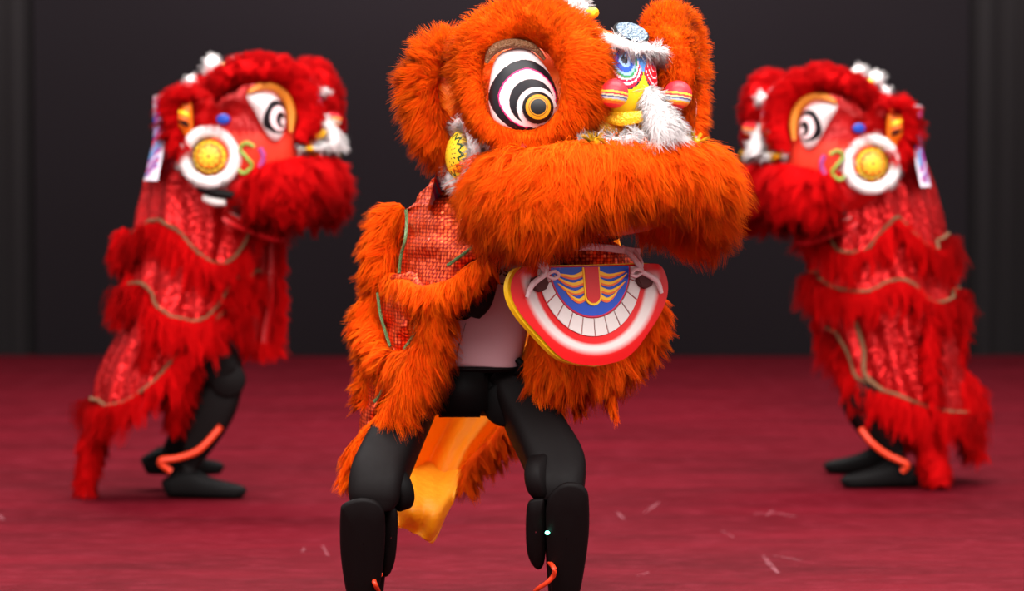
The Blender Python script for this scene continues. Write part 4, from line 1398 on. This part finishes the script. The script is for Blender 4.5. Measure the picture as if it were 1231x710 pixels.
def build_orange_cape():
    Y0 = 5.22
    root = empty('lion_cape', P(500, 560, Y0))
    tag(root, 'orange sequined lion cape with shaggy fur edging and yellow lining', 'lion cape', 'lion dance capes')
    inv = np.array(-root.location)

    def Q(px, py, d=0.):
        return tuple(np.array(P(px, py, Y0 + d)) + inv)
    fo = M['fur_orange']
    wr = lambda k: (lambda U, W: np.stack([.003 * np.sin(U * 17 + W * 5 + k), .008 * np.sin(W * 9 + U * 6 + k) + .004 * np.sin(U * 23 - W * 7), .002 * np.sin(W * 20 + k)], -1))
    # upper tier over the raised arm
    rows = [[Q(488, 252, .06), Q(510, 244, -.04), Q(540, 238, -.10), Q(575, 232, -.10), Q(612, 236, -.04)],
            [Q(484, 280, .03), Q(508, 274, -.09), Q(540, 268, -.15), Q(575, 266, -.16), Q(612, 268, -.12)],
            [Q(481, 308, .02), Q(503, 306, -.11), Q(532, 304, -.18), Q(566, 298, -.21), Q(600, 292, -.20)],
            [Q(478, 335, .02), Q(498, 340, -.11), Q(520, 354, -.17), Q(548, 342, -.20), Q(588, 316, -.215)]]
    o, B = patch('sequin_tier', rows, M['sequin_orange'], root, 50, 60, wr(0), .004)
    o2, B2 = patch('sequin_tier', [[Q(460, 335, .06), Q(478, 330, -.06), Q(498, 328, -.12), Q(520, 330, -.14)],
                                   [Q(455, 362, .05), Q(472, 360, -.08), Q(490, 360, -.13), Q(512, 358, -.14)],
                                   [Q(460, 392, .05), Q(474, 392, -.08), Q(488, 394, -.12), Q(506, 390, -.13)],
                                   [Q(466, 415, .05), Q(474, 420, -.07), Q(484, 422, -.10), Q(498, 412, -.12)]], M['sequin_orange'], root, 40, 40, wr(2), .004)
    o3, B3 = patch('sequin_tier', [[Q(448, 420, .06), Q(462, 418, -.05), Q(480, 418, -.08), Q(500, 420, -.09)],
                                   [Q(440, 455, .05), Q(452, 458, -.05), Q(466, 460, -.08), Q(484, 460, -.09)],
                                   [Q(438, 490, .04), Q(446, 496, -.05), Q(456, 500, -.07), Q(470, 495, -.08)],
                                   [Q(430, 520, .02), Q(436, 525, -.05), Q(442, 528, -.07), Q(448, 520, -.08)]], M['sequin_orange'], root, 40, 40, wr(4), .004)
    g = M['trim_green']
    tube('bead_trim', [Q(488, 252, -.055 + .05), Q(489, 268, -.02), Q(487, 288, -.06), Q(482, 308, -.05), Q(480, 328, -.05)],   .0036, g, o, n=60, m=8)
    tube('bead_trim', [Q(571, 295, -.245), Q(556, 306, -.236), Q(538, 319, -.225)],   .0036, g, o, n=40, m=8)
    tube('bead_trim', [Q(454, 352, -.02), Q(457, 376, -.05), Q(463, 398, -.07), Q(469, 416, -.09)], .0034, g, o2, n=50, m=8)
    tube('bead_trim', [Q(500, 386, -.145), Q(497, 402, -.14), Q(486, 419, -.125)], .0034, g, o2, n=40, m=8)
    tube('bead_trim', [Q(464, 455, -.09), Q(459, 470, -.09), Q(450, 483, -.085)], .0036, g, o3, n=40, m=8)
    # fur edging, blob by blob as the scallops hang
    kw = dict(ref=(0, 1, 0), n=40, spread=(.018, .04), w=.0017, clump=.64, nseg=3, grav=.45, curl=.28)
    left = (-.9, -.1, -.45)
    fur_tube('edging_fur', [Q(486, 250, .05), Q(474, 262, .05), Q(466, 285, .04), Q(464, 310, .03), Q(466, 335, .03)], [.014, .022, .021, .020, .015], fo, o, comb=left, nclump=420, per=22, L=.042, lift=.33, wild=.42, **kw)
    fur_tube('edging_fur', [Q(470, 335, .0), Q(485, 342, -.09), Q(505, 352, -.15), Q(522, 350, -.19), Q(546, 343, -.21), Q(562, 328, -.22), Q(576, 318, -.225), Q(586, 310, -.225)],
             [.014, .014, .016, .016, .016, .014, .012, .009], fo, o, comb=(.25, -.25, -1), nclump=620, per=22, L=.029, lift=.32, wild=.3, **kw)
    fur_tube('edging_fur', [Q(522, 352, -.18), Q(520, 372, -.17), Q(519, 395, -.16), Q(512, 418, -.15), Q(500, 440, -.14), Q(490, 462, -.13), Q(478, 485, -.12)],
             [.018, .018, .020, .024, .026, .024, .018], fo, o2, comb=(.5, -.2, -.9), nclump=620, per=22, L=.042, lift=.34, wild=.42, **kw)
    fur_tube('edging_fur', [Q(460, 350, .04), Q(452, 364, .04), Q(449, 385, .03), Q(452, 406, .0), Q(460, 424, -.04), Q(474, 432, -.08)], [.012, .018, .020, .018, .016, .016], fo, o2, comb=left, nclump=480, per=22, L=.036,
             lift=.35, wild=.3, **kw)
    fur_tube('edging_fur', [Q(462, 428, -.03), Q(480, 434, -.09), Q(494, 430, -.13)], [.018, .022, .018], fo, o2, comb=(-.1, -.2, -1), nclump=200, per=22, L=.042, lift=.33, wild=.42, **kw)
    fur_tube('edging_fur', [Q(448, 425, .05), Q(444, 450, .04), Q(442, 480, .03)], [.008, .010, .008], fo, o3, comb=left, nclump=160, per=18, L=.03, lift=.35, wild=.3, **kw)
    fur_tube('edging_fur', [Q(478, 480, -.12), Q(464, 500, -.11), Q(450, 518, -.10), Q(436, 534, -.09), Q(426, 552, -.08), Q(419, 566, -.08)],
             [.018, .018, .018, .018, .014, .006], fo, o3, comb=(-.45, -.1, -1), nclump=380, per=22, L=.03, lift=.25, wild=.2, **kw)

    # the back sheet with its lining, hanging behind the torso and between the legs
    def rp(U, W):
        a = .02 * np.sin(W * 15 + U * 3) * (.3 + U) + .008 * np.sin(W * 29 + U * 5)
        return np.stack([.010 * np.sin(U * 13 + W * 4), a, .006 * np.sin(W * 12)], -1)
    rows = [[Q(470, 260, .20), Q(540, 240, .22), Q(620, 235, .22), Q(690, 245, .20), Q(745, 270, .14)],
            [Q(468, 330, .22), Q(535, 330, .26), Q(615, 330, .27), Q(690, 335, .22), Q(760, 345, .12)],
            [Q(465, 420, .22), Q(520, 420, .28), Q(585, 420, .30), Q(660, 415, .24), Q(750, 420, .13)],
            [Q(462, 500, .22), Q(510, 505, .28), Q(560, 505, .30), Q(615, 490, .26), Q(665, 470, .18)],
            [Q(470, 570, .22), Q(500, 575, .27), Q(530, 578, .28), Q(560, 555, .26), Q(592, 530, .22)],
            [Q(478, 634, .20), Q(498, 642, .22), Q(518, 648, .22), Q(534, 625, .22), Q(548, 588, .22)]]
    bk, BB = patch('back_lining', rows, M['lining_yellow'], root, 70, 80, rp, .004)
    fur_tube('edging_fur', [Q(628, 492, .23), Q(610, 515, .21), Q(592, 536, .20), Q(570, 556, .20), Q(556, 580, .2)], [.016, .016, .016, .014, .008], fo, bk, comb=(.4, -.1, -.8), nclump=260, per=20, L=.03, lift=.35, wild=.3, **kw)
    # fold under the hem
    patch('lining_fold', [[Q(482, 545, .34), Q(505, 550, .34), Q(530, 552, .34), Q(556, 545, .34)],
                          [Q(480, 600, .12), Q(505, 606, .09), Q(528, 608, .11), Q(550, 592, .16)],
                          [Q(478, 632, .14), Q(498, 640, .12), Q(516, 648, .14), Q(538, 612, .18)]], M['lining_yellow'], bk, 30, 40,
          lambda U, W: np.stack([.004 * np.sin(U * 9), .014 * np.sin(W * 13 + U * 4), .004 * np.sin(W * 15)], -1), .004)
    # picture-right side of the cape: sequins behind the jaw with hanging fur
    o4, B4 = patch('sequin_tier', [[Q(650, 300, -.02), Q(690, 290, -.10), Q(735, 290, -.10), Q(768, 310, .0)],
                                   [Q(645, 350, -.02), Q(690, 350, -.10), Q(738, 350, -.10), Q(775, 360, .0)],
                                   [Q(640, 400, .0), Q(685, 410, -.09), Q(735, 415, -.08), Q(772, 405, .02)],
                                   [Q(640, 440, .02), Q(675, 448, -.06), Q(715, 445, -.04), Q(748, 430, .04)]], M['sequin_orange'], root, 40, 50, wr(1), .004)
    fur_tube('edging_fur', [Q(778, 350, .0), Q(782, 375, .0), Q(776, 395, .0), Q(765, 412, .0), Q(750, 428, .0)], [.014, .02, .02, .02, .018], fo, o4, comb=(.55, 0, -.85), nclump=300, per=22, L=.034, lift=.35, wild=.3, **kw)
    fur_tube('edging_fur', [Q(752, 428, -.0), Q(730, 438, -.05), Q(705, 442, -.09), Q(682, 440, -.1), Q(662, 434, -.08), Q(646, 425, -.05)], [.016, .02, .022, .022, .022, .018], fo, o4,
             comb=(.1, -.1, -1), nclump=560, per=22, L=.042, lift=.25, wild=.42, **kw)
    fur_tube('edging_fur', [Q(646, 400, -.03), Q(650, 430, -.06), Q(656, 460, -.07), Q(660, 482, -.06)], [.014, .022, .02, .012], fo, o4, comb=(.0, -.1, -1), nclump=300, per=22, L=.036, lift=.3, wild=.25, **kw)
    for x, y0, y1, x1 in ((728, 455, 492, 736), (700, 450, 478, 697), (690, 450, 482, 690)):
        fur_tube('loose_lock', [Q(x, y0 - 10, -.06), Q((x + x1) / 2 + 2, (y0 + y1) / 2, -.06), Q(x1, y1, -.06)], [.006, .005, .002], fo, o4, comb=(.1, 0, -1), nclump=40, per=16, L=.03, lift=.2, wild=.15, **kw)
    # neck piece that joins the tiers under the head
    patch('neck_cloth', [[Q(520, 215, .05), Q(560, 205, -.05), Q(620, 200, -.06), Q(680, 215, .0)],
                         [Q(500, 240, .05), Q(550, 232, -.08), Q(620, 228, -.10), Q(690, 240, .0)],
                         [Q(490, 258, .06), Q(545, 250, -.10), Q(615, 245, -.12), Q(700, 262, .0)]], M['sequin_orange'], root, 24, 40, wr(5), .004)
    return root


# ------------------------------------------------------------------ build
build_setting()
build_center_robot()
build_orange_cape()
build_head(P(680, 170, 5.05), math.radians(33), 'orange', 'big orange furry lion dance mask with gaping painted lower jaw of white teeth', 'lion mask', 1.0, False)

build_red_robot(7.8, [dict(hip=(240, 408), knee=(274, 456), ankle=(226, 562), heading=(1, -.12, 0), d=0, cable=[(266, 512), (240, 540), (215, 550), (192, 554), (205, 566)]),
                      dict(hip=(225, 408), knee=(268, 462), ankle=(200, 552), heading=(1, .05, 0), d=.22, lift=.045)],
                [(262, 225, .07), (258, 245, .10), (250, 290, .11), (240, 350, .10), (234, 385, .085)],
                'humanoid robot in red lion costume, hunched with knee bent and heel lifting', [((268, 250, .12), (300, 320, .10), (312, 262, .05))])
build_left_cape()
build_head(P(302, 178, 7.75), math.radians(74), 'red', 'red furry lion dance mask worn by the robot whose heel is lifting', 'lion mask', .34, True, mouth_open=True)

build_red_robot(8.16, [dict(hip=(1066, 420), knee=(1040, 474), ankle=(1078, 545), heading=(-1, -.15, 0), d=-.1, hd=.06, cable=[(1034, 514), (1048, 532), (1066, 546), (1090, 558), (1085, 566)]),
                       dict(hip=(1050, 410), knee=(1028, 465), ankle=(1056, 535), heading=(-1, .0, 0), d=.27)],
                [(1040, 225, .07), (1044, 245, .10), (1050, 290, .11), (1054, 350, .10), (1054, 385, .085)],
                'humanoid robot hidden in a floor-length red lion costume, both black feet planted', [((1030, 250, .12), (1000, 320, .10), (990, 262, .05))])
build_right_cape()
build_head(P(996, 187, 8.1), math.radians(-72), 'red', 'red furry lion dance mask above the floor-length red cape', 'lion mask', .34, True)
